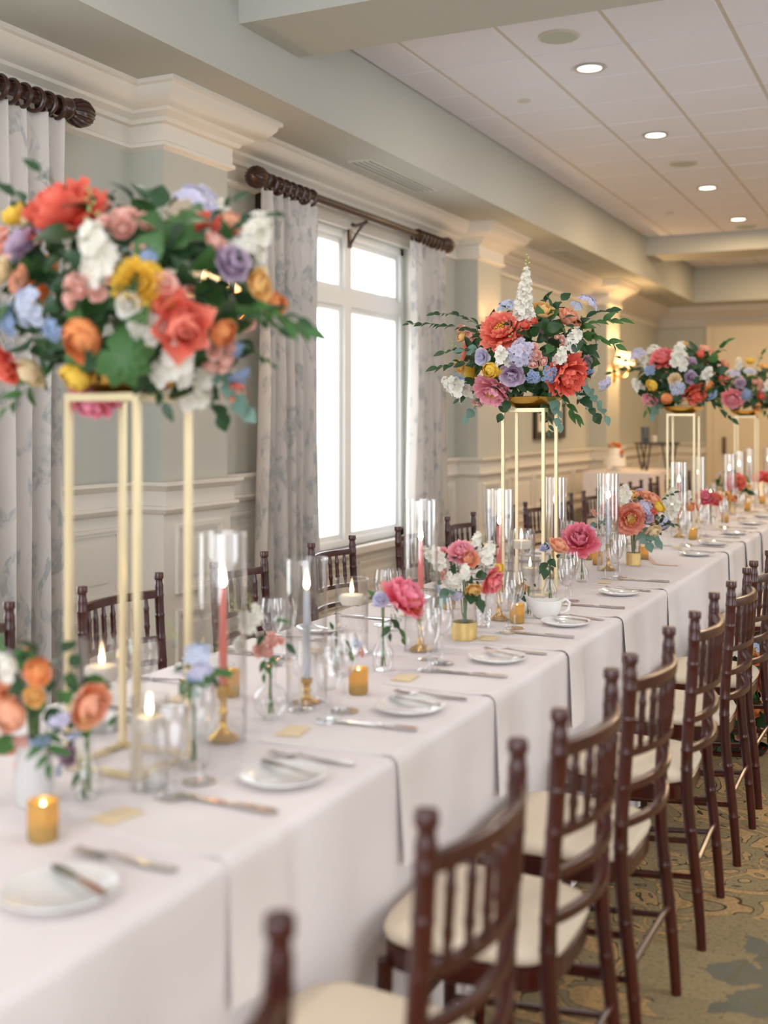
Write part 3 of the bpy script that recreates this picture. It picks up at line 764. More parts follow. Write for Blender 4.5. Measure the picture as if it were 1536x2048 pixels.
link('bowl', MB().lathe([(.002, .075), (.012, .09), (.021, .13), (.0245, .17), (.023, .215)], 24).mesh('bowl', MAT['stemware']), flu)
link('stem', MB().lathe([(.0, .0), (.031, .001), (.031, .003), (.009, .006), (.0042, .014), (.0038, .07), (.005, .077), (0, .08)], 20).mesh('stem', MAT['crystal']), flu)
protos = {k: Proto(v) for k, v in dict(plate=pl, knife=kn, fork=fk, butter=bk, card=cd_, goblet=gob, wine=wg, flute=flu, n0=NP[0], n1=NP[1], n2=NP[2]).items()}
nset = [0]
def setting(y, side):
    """one place setting; side +1 aisle (edge TXR), -1 window (edge TXL)"""
    rz = 0 if side > 0 else math.pi; e = TXR if side > 0 else TXL; nm = 'aisle side' if side > 0 else 'window side'
    j = lambda a: random.uniform(-a, a); i = nset[0]; nset[0] += 1
    g = lambda what: '%s on the %s of the table' % (what, nm)
    lv = ' ' + along(y)
    P = lambda dx, dy, dz=0: (e - side * dx, y + side * dy, TZ + dz)
    protos['n%d' % (i % 3)].place((e, y, TZ), rz + R(j(3)), 'white linen napkin hanging over the %s table edge' % nm + lv, g('napkins'))
    protos['card'].place((e - side * .295, y + j(.01), TZ + .0052), rz + R(j(12)), 'cream place card on the %s' % nm + lv, g('place cards'))
    protos['plate'].place(P(.14 + j(.01), -.32 + j(.01), .001), 0, 'small white bread plate at the %s table edge' % nm + lv, g('bread plates'))
    protos['butter'].place(P(.14, -.30, .0205), rz + R(68 + j(10)), 'butter knife across the bread plate on the %s' % nm + lv, g('butter knives'))
    protos['fork'].place(P(.15 + j(.01), -.165 + j(.01), .001), rz + R(90 + j(4)), 'polished dinner fork on the %s' % nm + lv, g('forks'))
    protos['knife'].place(P(.16 + j(.01), .135 + j(.01), .001), rz + R(90 + j(4)), 'polished dinner knife on the %s' % nm + lv, g('knives'))
    protos['goblet'].place(P(.275 + j(.006), .13 + j(.006), .001), 0, 'stemmed water goblet on the %s' % nm + lv, g('goblets'))
    protos['wine'].place(P(.285 + j(.006), .225 + j(.006), .001), 0, 'long stemmed wine glass on the %s' % nm + lv, g('wine glasses'))
SET_R = [1.68, 2.31, 2.93, 3.59, 4.27, 5.07, 6.65, 7.25, 7.95, 8.74, 9.45, 10.15, 10.9, 11.6]
SET_L = [2.45, 3.15, 3.9, 4.65, 5.4, 6.15, 6.9, 7.6, 8.3, 9.0, 9.75, 10.5, 11.25, 12.0]
for y in SET_R: setting(y, 1)
for y in SET_L: setting(y, -1)

# ------------------------------------------------------------------ candles
def flame_mb(h=.046): return MB().lathe([(0, 0), (.0045, .003), (.0075, h * .26), (.0062, h * .52), (.003, h * .8), (0, h)], 12)
FLAME = flame_mb().mesh('flame', MAT['flame'])
WICK = MB().tube([(0, 0, -.002), (0, 0, .008)], .0012, 5).mesh('wick', MAT['wick'])
CAND = {}
for c in ('wax_pink', 'wax_blue', 'wax_slate', 'wax_white'):
    CAND[c] = MB().lathe([(0, 0), (.0105, 0), (.0095, .12), (.0078, .226), (.006, .23), (0, .228)], 16).mesh('taper', MAT[c])
HOLD = MB().lathe([(0, 0), (.036, 0), (.037, .004), (.030, .010), (.014, .02), (.008, .035), (.0075, .055), (.012, .062), (.008, .07), (.009, .09), (.014, .098), (.016, .125), (.011, .128), (.011, .112), (0, .112)], 24).mesh('candlestick', MAT['brass'])
TAL = {2.19: 'just past the near gold stand', 2.577: 'past the round bud vase', 3.32: 'before the gold based bouquet', 3.966: 'before the gravy boat', 5.14: 'just past the middle gold stand', 5.52: 'before the ribbon bouquet', 7.29: 'before the third gold stand', 8.46: 'just past the third gold stand',
       9.28: 'before the coral low bouquet', 10.24: 'before the fourth gold stand', 11.43: 'past the fourth gold stand', 11.72: 'well past the fourth stand', 12.5: 'before the far end gold stand', 6.35: 'past the ribbon bouquet'}
def near_(y): return TAL[y]
def taper(x, y, col, glass_h=.47, glass_r=.053, hs=1.0):
    z = TZ + .001
    link('candlestick', HOLD, None, (x, y, z), None, (1, 1, hs), label='brass candlestick in a glass cylinder ' + near_(y), cat='candlestick', group='brass candlesticks')
    word = {'wax_pink': 'coral pink', 'wax_blue': 'pale blue', 'wax_slate': 'slate blue', 'wax_white': 'white'}[col]
    t = thing('taper_candle', 'lit %s taper candle in a glass cylinder ' % word + near_(y), 'candle', (x, y, z + .112 * hs), 0, '%s taper candles' % word)
    link('wax', CAND[col], t); link('wick', WICK, t, (0, 0, .229)); link('flame', FLAME, t, (0, 0, .234))
    link('glass_cylinder', MB().lathe([(glass_r, 0), (glass_r, glass_h), (glass_r - .0025, glass_h), (glass_r - .0025, 0)], 36, close=True).mesh('glass_cylinder', MAT['glass']), None, (x, y, z),
         label=('tall clear glass candle cylinder ' if glass_h > .4 else 'shorter clear glass candle cylinder ') + near_(y), cat='candle cylinder', group='glass candle cylinders')
TAPERS = [(-1.461, 2.19, 'wax_pink', .47), (-1.463, 2.577, 'wax_blue', .37), (-1.472, 3.32, 'wax_pink', .475), (-1.445, 3.966, 'wax_pink', .475), (-1.60, 5.14, 'wax_slate', .465),
          (-1.45, 5.52, 'wax_blue', .47), (-1.464, 7.29, 'wax_pink', .47), (-1.56, 8.46, 'wax_blue', .47), (-1.474, 9.28, 'wax_pink', .47), (-1.545, 10.24, 'wax_white', .47),
          (-1.63, 11.43, 'wax_blue', .47), (-1.49, 11.72, 'wax_pink', .47), (-1.56, 12.5, 'wax_white', .47), (-1.66, 6.35, 'wax_white', .36)]
for x, y, c, hgt in TAPERS: taper(x, y, c, hgt, hs=1.0 if hgt > .4 else .5)
def floating(x, y, h, r, label, fill=.62):
    z = TZ + .001
    t = thing('candle_vase', label, 'candle vase', (x, y, z))
    link('glass', MB().lathe([(0, .0), (r, .0), (r, h), (r - .0025, h), (r - .0025, .006), (0, .006)], 32).mesh('glass', MAT['glass']), t)
    wl = h * fill
    link('water', MB().disc(r - .003, wl, 28).mesh('water', MAT['water'], 0), t)
    f = thing('floating_candle', 'lit white floating candle ' + label.split('candle ')[1], 'candle', (x, y, z + wl - .012), 0, 'floating candles')
    rr_ = min(r - .008, .040)
    link('wax', MB().lathe([(0, -.006), (rr_ * .8, -.004), (rr_, .010), (rr_, .022), (rr_ * .9, .027), (0, .025)], 28).mesh('wax', MAT['wax_white']), f)
    link('wick', WICK, f, (0, 0, .025)); link('flame', FLAME, f, (0, 0, .030), None, .8)
floating(-1.77, 2.145, .215, .052, 'clear glass vase holding a floating candle behind the near gold stand')
floating(-1.40, 1.84, .18, .038, 'clear glass vase holding a low floating candle before the near gold stand', .70)
floating(-1.655, 3.20, .23, .052, 'wide glass vase holding a floating candle before the window side chairs', .72)
floating(-1.437, 4.19, .31, .052, 'taller glass vase holding a floating candle before the middle gold stand', .82)
floating(-1.556, 4.65, .15, .040, 'short glass vase holding a floating candle between the middle stand legs', .6)
floating(-1.60, 5.32, .22, .050, 'glass vase holding a floating candle behind the pink peony', .7)
floating(-1.50, 6.62, .24, .055, 'glass vase holding a floating candle past the peach ribbon bouquet', .7)
floating(-1.58, 7.65, .22, .050, 'glass vase holding a floating candle before the third gold stand', .7)
floating(-1.56, 8.95, .22, .050, 'glass vase holding a floating candle past the third gold stand', .7)
floating(-1.60, 10.0, .22, .050, 'glass vase holding a floating candle before the fourth gold stand', .7)
vt = thing('votive_candle', 'small gold mercury glass votive holder with a lit tealight', 'votive', group='gold votive candles')
link('glass_cup', MB().lathe([(0, .0), (.023, .0), (.026, .006), (.0265, .068), (.025, .068), (.0245, .006), (0, .005)], 24).mesh('glass_cup', MAT['mercury']), vt)
link('tealight', MB().lathe([(0, .006), (.018, .006), (.018, .03), (0, .029)], 18).mesh('tealight', MAT['wax_white']), vt)
link('flame', FLAME, vt, (0, 0, .034), None, .75)
vt = Proto(vt)
for x, y in ((-1.39, 1.53), (-1.387, 2.72), (-1.362, 3.925), (-1.55, 5.70), (-1.357, 7.17), (-1.40, 6.05), (-1.38, 8.5), (-1.40, 9.7), (-1.68, 2.55), (-1.70, 4.1), (-1.66, 5.9), (-1.64, 7.0), (-1.40, 10.6)): vt.place((x, y, TZ + .001), 0, 'gold glass votive with tealight ' + along(y) + (' on the window half' if x < -1.5 else ''))

# ================================================================== FLOWERS
def petal(mb_, L, W, th0, th1, az, r0=0.0, z0=0.0, cup=.35, ruf=.0, rnd=random, notch=0.0, nu=5, nv=4):
    """one petal: starts at radius r0, leans from th0 to th1 (angle off the axis)"""
    ca, sa = math.cos(az), math.sin(az); P = []; r, z = r0, z0
    pts = [(r, z, th0)]
    for i in range(nu):
        th = th0 + (th1 - th0) * (i + .5) / nu; r += math.sin(th) * L / nu; z += math.cos(th) * L / nu; pts.append((r, z, th))
    ph = rnd.random() * 6
    V = []; T = []
    for i in range(nu + 1):
        s = i / nu; wd = W * (.22 + .78 * math.sin(min(1, s * 1.25) * math.pi / 2)) * (1 if s < .75 else math.sqrt(max(0, 1 - ((s - .75) / .25) ** 2 * .78)))
        r, z, th = pts[i]; nr, nz = -math.cos(th), math.sin(th)
        for j in range(nv + 1):
            a = j / nv * 2 - 1
            k = cup * wd * a * a + ruf * s * math.sin(a * 5 + ph)
            back = -notch * L * (1 - abs(a)) * (s ** 6)
            rr_ = r + nr * k + math.sin(th) * back; zz = z + nz * k + math.cos(th) * back; y = a * wd
            V.append((rr_ * ca - y * sa, rr_ * sa + y * ca, zz)); T.append(s)
    F = [(i*(nv+1) + j, (i+1)*(nv+1) + j, (i+1)*(nv+1) + j + 1, i*(nv+1) + j + 1) for i in range(nu) for j in range(nv)]
    mb_.add(V, F, T)
def flower(layers, seed, ruf=.0, notch=0.0, nu=5, nv=4):
    rnd = random.Random(seed); m = MB()
    for (n, L, W, t0, t1, r0, z0, cup) in layers:
        o = rnd.random() * 6
        for k in range(n):
            j = lambda a: 1 + rnd.uniform(-a, a)
            petal(m, L * j(.12), W * j(.1), R(t0 + rnd.uniform(-7, 7)), R(t1 + rnd.uniform(-9, 9)), o + 2 * math.pi * k / n + rnd.uniform(-.12, .12), r0, z0 + rnd.uniform(-.03, .03) * L, cup, ruf, rnd, notch, nu, nv)
    return m
# all flower meshes are about 1 unit in diameter, opening along +Z, seat at the origin
FM = {
 'peony': flower([(7, .42, .13, -10, -40, .05, .10, .5), (10, .47, .16, 12, -26, .08, .05, .5), (12, .51, .18, 32, 0, .10, .02, .45), (13, .54, .19, 56, 28, .10, 0, .4), (13, .52, .19, 82, 60, .10, -.02, .35), (9, .44, .12, 24, -8, .04, .08, .5)], 3, .035, .16),
 'open_peony': flower([(11, .33, .12, 28, -2, .14, .04, .45), (13, .40, .15, 48, 24, .13, .02, .4), (14, .45, .17, 70, 50, .12, 0, .35), (14, .47, .18, 90, 76, .1, -.02, .3)], 5, .035, .18),
 'garden_rose': flower([(4, .34, .15, 4, -62, .03, .12, .6), (6, .42, .20, 12, -46, .08, .08, .6), (7, .48, .24, 26, -30, .12, .04, .55), (8, .52, .27, 46, -10, .14, .0, .5), (8, .52, .28, 70, 26, .14, -.04, .45)], 7, .008),
 'ranunculus': flower([(4, .30, .16, 0, -80, .04, .16, .6), (6, .40, .20, 16, -74, .10, .12, .6), (8, .50, .24, 34, -66, .16, .06, .55), (9, .58, .26, 52, -52, .19, .0, .55), (9, .60, .27, 72, -26, .18, -.05, .5)], 9, .004),
 'lisianthus': flower([(4, .42, .18, 0, -34, .03, .06, .7), (5, .50, .25, 18, 8, .06, .03, .6), (6, .54, .29, 40, 46, .08, 0, .4), (6, .50, .27, 62, 78, .08, -.02, .3)], 13, .03),
 'carnation': flower([(9, .34, .13, 8, 10, .04, .08, .3), (11, .40, .16, 30, 36, .06, .05, .3), (12, .44, .18, 56, 60, .08, .02, .3), (12, .46, .18, 82, 84, .08, 0, .3)], 15, .05, .1, 4, 6),
 'tulip': flower([(4, .62, .22, 20, -18, .05, 0, .6), (5, .66, .26, 34, -8, .06, -.02, .55), (5, .62, .26, 60, 22, .06, -.03, .5)], 17, .01, -.2),
}
FMESH = {}
def fmesh(kind, col):
    k = (kind, col)
    if k not in FMESH: FMESH[k] = FM[kind].mesh(kind, PM[col], 70, True, False)
    return FMESH[k]
def floret(seed=1): return flower([(5, .5, .24, 66, 84, .04, 0, .3)], seed, .03, .1, 3, 2)
FLT = [floret(i) for i in range(3)]
def cluster(kind, seed):
    """spike: florets up a stem, 1 unit long along +Z; spray: dome of florets ~1 unit wide; roses: four small roses"""
    rnd = random.Random(seed); m = MB()
    def put(mb_, p, n, sc):
        q = Vector(n).normalized().to_track_quat('Z', 'Y').to_matrix().to_4x4()
        m.xf(Matrix.Translation(p) @ q @ Matrix.Rotation(rnd.random() * 6, 4, 'Z') @ Matrix.Scale(sc, 4), mb_)
    if kind == 'spike':
        for k in range(46):
            h = k / 45; a = k * 2.4; r = .13 * (1 - .75 * h ** 2) ; 
            put(FLT[k % 3], (r * math.cos(a) * .6, r * math.sin(a) * .6, h * .86), (math.cos(a), math.sin(a), .35 + h * .5), .26 * (1 - .62 * h ** 1.5))
    elif kind == 'stock':
        for k in range(15):
            h = k / 14; a = k * 2.4 + rnd.uniform(-.4, .4); r = .22 * (1 - .55 * h ** 2)
            nn = (math.cos(a) + rnd.uniform(-.4, .4), math.sin(a) + rnd.uniform(-.4, .4), .25 + h * 1.3 + rnd.uniform(-.2, .2)); q = .52 * (1 - .45 * h) * rnd.uniform(.85, 1.1)
            put(FLT[k % 3], (r * math.cos(a) * .8, r * math.sin(a) * .8, h * .8), nn, q)
            put(FLT[(k + 1) % 3], (r * math.cos(a) * .86, r * math.sin(a) * .86, h * .8 + .02), nn, q * .6)
    elif kind == 'spray':
        for k in range(16):
            a = k * 2.4; rr_ = .42 * math.sqrt((k + .5) / 16); p = (rr_ * math.cos(a), rr_ * math.sin(a), .28 * (1 - (rr_ / .5) ** 2) + rnd.uniform(-.06, .06))
            put(FLT[k % 3], p, (p[0] * 1.6, p[1] * 1.6, .6 + rnd.uniform(-.2, .2)), .30)
    elif kind == 'roses':
        for k in range(5):
            a = k * 2.51; rr_ = 0 if k == 0 else .30
            p = (rr_ * math.cos(a), rr_ * math.sin(a), .12 if k == 0 else rnd.uniform(-.05, .08)); put(FM['lisianthus'] if k % 2 else FM['garden_rose'], p, (p[0] * 1.5, p[1] * 1.5, .5), .42)
    elif kind == 'buds':
        for k in range(9):
            a = k * 2.4; h = k / 8
            q = MB().lathe([(0, 0), (.05, .03), (.06, .08), (.035, .14), (0, .17)], 7)
            put(q, (.10 * math.cos(a) * (1 - h * .7), .10 * math.sin(a) * (1 - h * .7), h * .8), (math.cos(a), math.sin(a), .8 + h), 1 - .4 * h)
    return m
CM = {k: cluster(k, i) for i, k in enumerate(('spike', 'stock', 'spray', 'roses', 'buds'))}
def cmesh(kind, col):
    k = (kind, col)
    if k not in FMESH: FMESH[k] = CM[kind].mesh(kind, PM[col] if col in PM else MAT[col], 70, True, False)
    return FMESH[k]
def leaf_mb(L, W, fold=.25, bend=.3, pts=6, ser=0):
    V = []; F = []
    for i in range(pts + 1):
        s = i / pts; wd = W * math.sin(math.pi * min(1, s ** .8)) * (1 + (.12 if ser and i % 2 else 0)) + (.0 if 0 < i < pts else 0)
        z = -bend * L * s * s
        V += [(-wd, L * s, z + fold * wd), (0, L * s, z), (wd, L * s, z + fold * wd)]
    for i in range(pts):
        for j in range(2): F.append((i*3 + j, (i+1)*3 + j, (i+1)*3 + j + 1, i*3 + j + 1))
    return MB().add(V, F)
LEAF = {'ruscus': leaf_mb(.055, .0125, .3, .25).mesh('leaf', MAT['leaf'], 70, normals=False), 'ruscus2': leaf_mb(.062, .012, .3, .35).mesh('leaf', MAT['leaf2'], 70, normals=False),
        'euca': leaf_mb(.050, .020, .15, .2).mesh('leaf', MAT['euca'], 70, normals=False), 'broad': leaf_mb(.085, .032, .25, .45, 8, 1).mesh('leaf', MAT['leaf'], 70, normals=False),
        'broad2': leaf_mb(.085, .034, .25, .4, 8, 1).mesh('leaf', MAT['leaf2'], 70, normals=False)}
def aim(n, spin=0.0): return Vector(n).normalized().to_track_quat('Z', 'Y') @ Quaternion((0, 0, 1), spin)
CENTRE = {}
def stamens():
    m = MB(); rnd = random.Random(4)
    for k in range(40):
        a = k * 2.4; r_ = .15 * math.sqrt(k / 40); m.lathe([(.006, .04), (.008, .17), (.022, .19), (.018, .22), (0, .225)], 5, (r_ * math.cos(a), r_ * math.sin(a), rnd.uniform(-.02, .03)))
    return m.mesh('stamens', MAT['stamen'])
STAMEN = stamens()
NAMES = {'peony': 'peony', 'open_peony': 'peony', 'garden_rose': 'garden_rose', 'ranunculus': 'ranunculus', 'lisianthus': 'lisianthus', 'carnation': 'carnation', 'tulip': 'tulip',
         'spike': 'delphinium_spike', 'stock': 'stock_stem', 'spray': 'delphinium_spray', 'roses': 'spray_rose', 'buds': 'bud_stem'}
SEATED = ('peony', 'open_peony', 'garden_rose', 'ranunculus', 'lisianthus', 'carnation', 'tulip')
def bloom(root, kind, col, P, n, dia, up=None):
    """adds one flower head to root; P world position of the head's middle, n facing"""
    loc = Vector(P) - root.location; n = Vector(n).normalized()
    if kind in SEATED:
        o = link(NAMES[kind], fmesh(kind, col), root, loc - n * dia * .18, aim(n, random.random() * 6), dia)
        if kind == 'open_peony': link('stamens', STAMEN, o, (0, 0, 0))
    elif kind in ('spray', 'roses'):
        o = link(NAMES[kind], cmesh(kind, col), root, loc - n * dia * .1, aim(n, random.random() * 6), dia)
    else:
        d = Vector(up).normalized() if up is not None else n
        o = link(NAMES[kind], cmesh(kind, col), root, loc, aim(d, random.random() * 6), dia)
        if kind == 'spike':
            link('green_tip', CM['buds'].mesh('green_tip', MAT['bud'], 70, False, False) if 'gt' not in CENTRE else CENTRE['gt'], o, (0, 0, .82), None, .34)
            if 'gt' not in CENTRE: CENTRE['gt'] = o.children[0].data
    return o
def sprig(root, P0, P1, sag, n, leaf, size=1.0, spread=1.0, detail=True):
    """stem arching from P0 to P1 with n leaves, each a sub-part"""
    P0, P1 = Vector(P0), Vector(P1); base = P0 - root.location; d = P1 - P0; L = d.length
    pts = [d * (k / 8) + Vector((0, 0, sag * math.sin(math.pi * k / 8))) for k in range(9)]
    st = link('leaf_sprig', MB().tube(pts, [.0018 - .0001 * k for k in range(9)], 5).mesh('leaf_sprig', MAT['stem']), root, base)
    side = d.normalized().cross(Vector((0, 0, 1))); side = side.normalized() if side.length > .1 else Vector((1, 0, 0))
    for k in range(n):
        s = (k + .7) / n; i = min(int(s * 8), 7); p = pts[i].lerp(pts[i+1], s * 8 - i); tg = (pts[i+1] - pts[i]).normalized()
        sd = 1 if k % 2 else -1
        if k == n - 1: dirv = tg
        else: dirv = (tg * .75 + side * sd * spread * random.uniform(.5, 1.0) + Vector((0, 0, random.uniform(-.35, .45)))).normalized()
        nrm = Vector((random.uniform(-.5, .5), random.uniform(-.5, .5), .55 + random.uniform(-.4, .4))) - FWD * .75; xx = dirv.cross(nrm); xx = xx.normalized() if xx.length > .05 else Vector((1, 0, 0)); zz = xx.cross(dirv)
        q = Matrix((xx, dirv, zz)).transposed().to_quaternion()
        link('leaf', LEAF[leaf], st, p, q, size * 1.35 * random.uniform(.75, 1.15) * (1 - .25 * s))
def foliage(root, C, rad, n, kinds, size=1.0, lo=-.55):
    """single leaves packed around the heart of an arrangement"""
    for k in range(n):
        z = lo + (1 - lo) * (k + .5) / n; a = k * 2.39996; rr_ = math.sqrt(max(0, 1 - z * z)); q = random.uniform(.62, .95)
        nrm = Vector((rr_ * math.cos(a), rr_ * math.sin(a), z)); p = Vector((nrm.x * rad[0], nrm.y * rad[1], nrm.z * rad[2])) * q
        dirv = (nrm + Vector((random.uniform(-.7, .7), random.uniform(-.7, .7), random.uniform(-.8, .5)))).normalized()
        xx = dirv.cross(nrm); xx = xx.normalized() if xx.length > .05 else Vector((1, 0, 0)); zz = xx.cross(dirv)
        link('leaf', LEAF[kinds[k % len(kinds)]], root, Vector(C) + p - root.location, Matrix((xx, dirv, zz)).transposed().to_quaternion(), size * random.uniform(.7, 1.2))
def dome(C, rad, px, py):
    """pixel -> point on the camera side of an ellipsoid around C (rad: across, deep, up)"""
    D = depth(C.x, C.y); p = ray(px, py, D); rel = p - C
    a, b = rel.dot(RGT) / rad[0], rel.z / rad[2]; e = a * a + b * b
    dp = rad[1] * math.sqrt(max(0, 1 - e)) if e < 1 else -.0
    p = ray(px, py, D - dp); n = RGT * (a / rad[0]) - FWD * (max(.55, math.sqrt(max(0, 1 - min(e, 1)))) / rad[1]) + Vector((0, 0, b / rad[2]))
    return p, n.normalized()
def arrange(root, C, rad, blooms, sprigs=(), nleaf=90, kinds=('broad', 'broad2', 'ruscus', 'broad'), back=14, lsize=1.0, lo=-.55, lift=0.0, grow=1.0):
    D = depth(C.x, C.y); C = Vector(C)
    for b in blooms:
        kind, col, px, py, dpx = b[:5]
        p, n = dome(C, rad, px, py); n = (n + Vector((0, 0, lift))).normalized(); dia = grow * dpx * depth(p.x, p.y) / FPX; up = None
        if len(b) > 5: up = (ray(b[5], b[6], depth(p.x, p.y)) - p); dia = up.length
        elif kind in ('stock', 'buds'): up = n * .6 + Vector((0, 0, .8)); dia *= 1.15
        bloom(root, kind, col, p, n, dia, up)
    for (x0, y0, x1, y1, sag, nl, lf, sz) in sprigs:
        p0, _ = dome(C, rad, x0, y0); D1 = depth(p0.x, p0.y) - random.uniform(-.02, .05); sprig(root, p0 - (p0 - C) * .3, ray(x1, y1, D1), sag, nl, lf, sz)
    foliage(root, C, rad, nleaf, kinds, lsize, lo)
    if nleaf > 100: foliage(root, C, [r_ * .62 for r_ in rad], 55, ('broad', 'ruscus', 'broad2'), lsize * 1.1, lo)
    cols = list({b[1] for b in blooms if b[0] in SEATED}) or ['peach']
    rnd = random.Random(int(C.y * 100))
    for k in range(back):  # the side turned to the windows
        a = rnd.uniform(-1.35, 1.35); z = rnd.uniform(-.35, .8); v = FWD * math.cos(a) + RGT * math.sin(a); s = math.sqrt(1 - z * z)
        n = Vector((v.x * s, v.y * s, z)); p = C + Vector((n.x * rad[0], n.y * rad[0], n.z * rad[2]))
        kd = rnd.choice(['peony', 'garden_rose', 'ranunculus', 'lisianthus', 'spray', 'stock', 'roses']); cl = rnd.choice(cols) if kd in SEATED else rnd.choice(['white', 'paleblue', 'blush'])
        bloom(root, kd, cl, p, n, rad[2] * rnd.uniform(.35, .6), n + Vector((0, 0, .5)))

# ------------------------------------------------------------------ tall gold stands with bowls
def stand(x, y, label):
    t = thing('flower_stand', label, 'stand', (x, y, TZ + .001)); s = .088; hgt = .775; r_ = .0065
    for sx in (-1, 1):
        for sy in (-1, 1):
            link('leg', MB().box((sx * s - r_, sy * s - r_, 0), (sx * s + r_, sy * s + r_, hgt)).mesh('leg', MAT['gold'], 0), t)
    for nm, z in (('base_frame', 0), ('top_frame', hgt - .012)):
        m = MB()
        for sg in (-1, 1):
            m.box((-s + r_, sg * s - r_, z), (s - r_, sg * s + r_, z + .012)); m.box((sg * s - r_, -s + r_, z), (sg * s + r_, s - r_, z + .012))
        link(nm, m.mesh(nm, MAT['gold'], 0), t)
    link('top_plate', MB().box((-s - r_, -s - r_, hgt), (s + r_, s + r_, hgt + .004)).mesh('top_plate', MAT['gold'], 0), t)
    b = link('flower_bowl', MB().lathe([(0, 0), (.055, 0), (.07, .005), (.115, .022), (.142, .046), (.138, .048), (.11, .028), (.06, .009), (0, .008)], 32).mesh('flower_bowl', MAT['brass']), None, (x, y, TZ + hgt + .0055),
             label='shallow brass bowl on top of the ' + label.split('tall ')[-1], cat='bowl')
    return Vector((x, y, TZ + hgt + .006))
SX = -1.557
S1X, S1Y = -1.541, 1.957
s1 = stand(S1X, S1Y, 'tall gold frame stand nearest the first votive candle')
s2 = stand(SX, 4.65, 'tall gold frame stand in front of the second pilaster')
s3 = stand(SX, 7.9, 'tall gold frame stand third along the table')
s4 = stand(SX, 10.74, 'tall gold frame stand fourth along the table')
s5 = stand(SX, 13.5, 'tall gold frame stand at the far end of table')

# middle arrangement (in focus)
C = Vector((SX, 4.65, 1.765)); root = thing('flower_arrangement', 'full arrangement with tall white delphinium spike and coral peonies on a gold stand', 'flowers', (SX, 4.65, s2.z + .01))
arrange(root, C, (.29, .25, .21), [
    ('open_peony', 'coral', 1003, 657, 78), ('peony', 'red', 1134, 750, 74), ('open_peony', 'pink', 984, 787, 68), ('garden_rose', 'apricot', 1083, 624, 44), ('garden_rose', 'peach', 1137, 638, 46),
    ('ranunculus', 'yellow', 983, 739, 36), ('lisianthus', 'lilac', 1024, 749, 44), ('carnation', 'cream', 1089, 813, 44), ('roses', 'blush', 1072, 711, 44), ('spike', 'white', 1044, 640, 40, 1055, 522),
    ('spray', 'paleblue', 1016, 612, 40), ('spray', 'lavender', 1042, 706, 52), ('stock', 'white', 1006, 726, 36), ('stock', 'white', 1140, 696, 40), ('stock', 'white', 1118, 722, 30), ('spray', 'blue', 1066, 754, 28), ('spray', 'blue', 1100, 750, 34),
    ('ranunculus', 'apricot', 924, 674, 22), ('garden_rose', 'apricot', 922, 732, 28), ('stock', 'white', 930, 790, 44), ('stock', 'white', 906, 778, 28), ('spray', 'lavender', 1176, 604, 40), ('spray', 'paleblue', 1152, 612, 28), ('spray', 'lavender', 1208, 766, 36), ('lisianthus', 'mauve', 1172, 724, 26),
    ('tulip', 'red', 1050, 654, 24), ('tulip', 'red', 1066, 646, 20), ('lisianthus', 'lavender', 964, 714, 30), ('spray', 'blue', 920, 760, 28), ('ranunculus', 'yellow', 1000, 745, 20), ('buds', 'bud', 912, 700, 24), ('buds', 'bud', 1022, 682, 26), ('roses', 'blush', 1122, 682, 26),
    ('spray', 'blue', 1178, 742, 26), ('lisianthus', 'blush', 955, 806, 20), ('stock', 'white', 1060, 640, 26), ('spray', 'white', 1160, 790, 22), ('ranunculus', 'yellow', 1062, 628, 18)],
    [(930, 655, 816, 648, .02, 18, 'ruscus', .72), (950, 650, 868, 628, .03, 12, 'ruscus', .7), (1160, 650, 1240, 640, .02, 14, 'ruscus2', .9), (1165, 665, 1232, 690, .02, 14, 'ruscus2', 1.0), (1170, 640, 1222, 620, .02, 9, 'ruscus', .9),
     (1160, 660, 1180, 700, .01, 8, 'ruscus', .9), (1175, 750, 1212, 835, .02, 9, 'euca', .9), (1165, 790, 1190, 830, .01, 7, 'broad', .6), (935, 735, 872, 735, .01, 9, 'ruscus', .95), (940, 715, 886, 705, .02, 7, 'ruscus', .85),
     (1120, 790, 1120, 850, .01, 9, 'euca', .9), (1100, 800, 1098, 862, .0, 10, 'ruscus', .7), (960, 800, 934, 836, .01, 6, 'euca', 1.0), (950, 790, 915, 800, .01, 6, 'ruscus', .8), (1075, 610, 1095, 592, .01, 5, 'ruscus', .8), (1105, 620, 1125, 598, .01, 4, 'broad', .5),
     (940, 690, 925, 700, .0, 4, 'euca', 1.1), (1130, 800, 1155, 840, .0, 7, 'ruscus2', .9), (1010, 790, 1002, 830, .0, 5, 'broad', .6)], 240, lsize=.72, grow=1.15, lo=-.98)
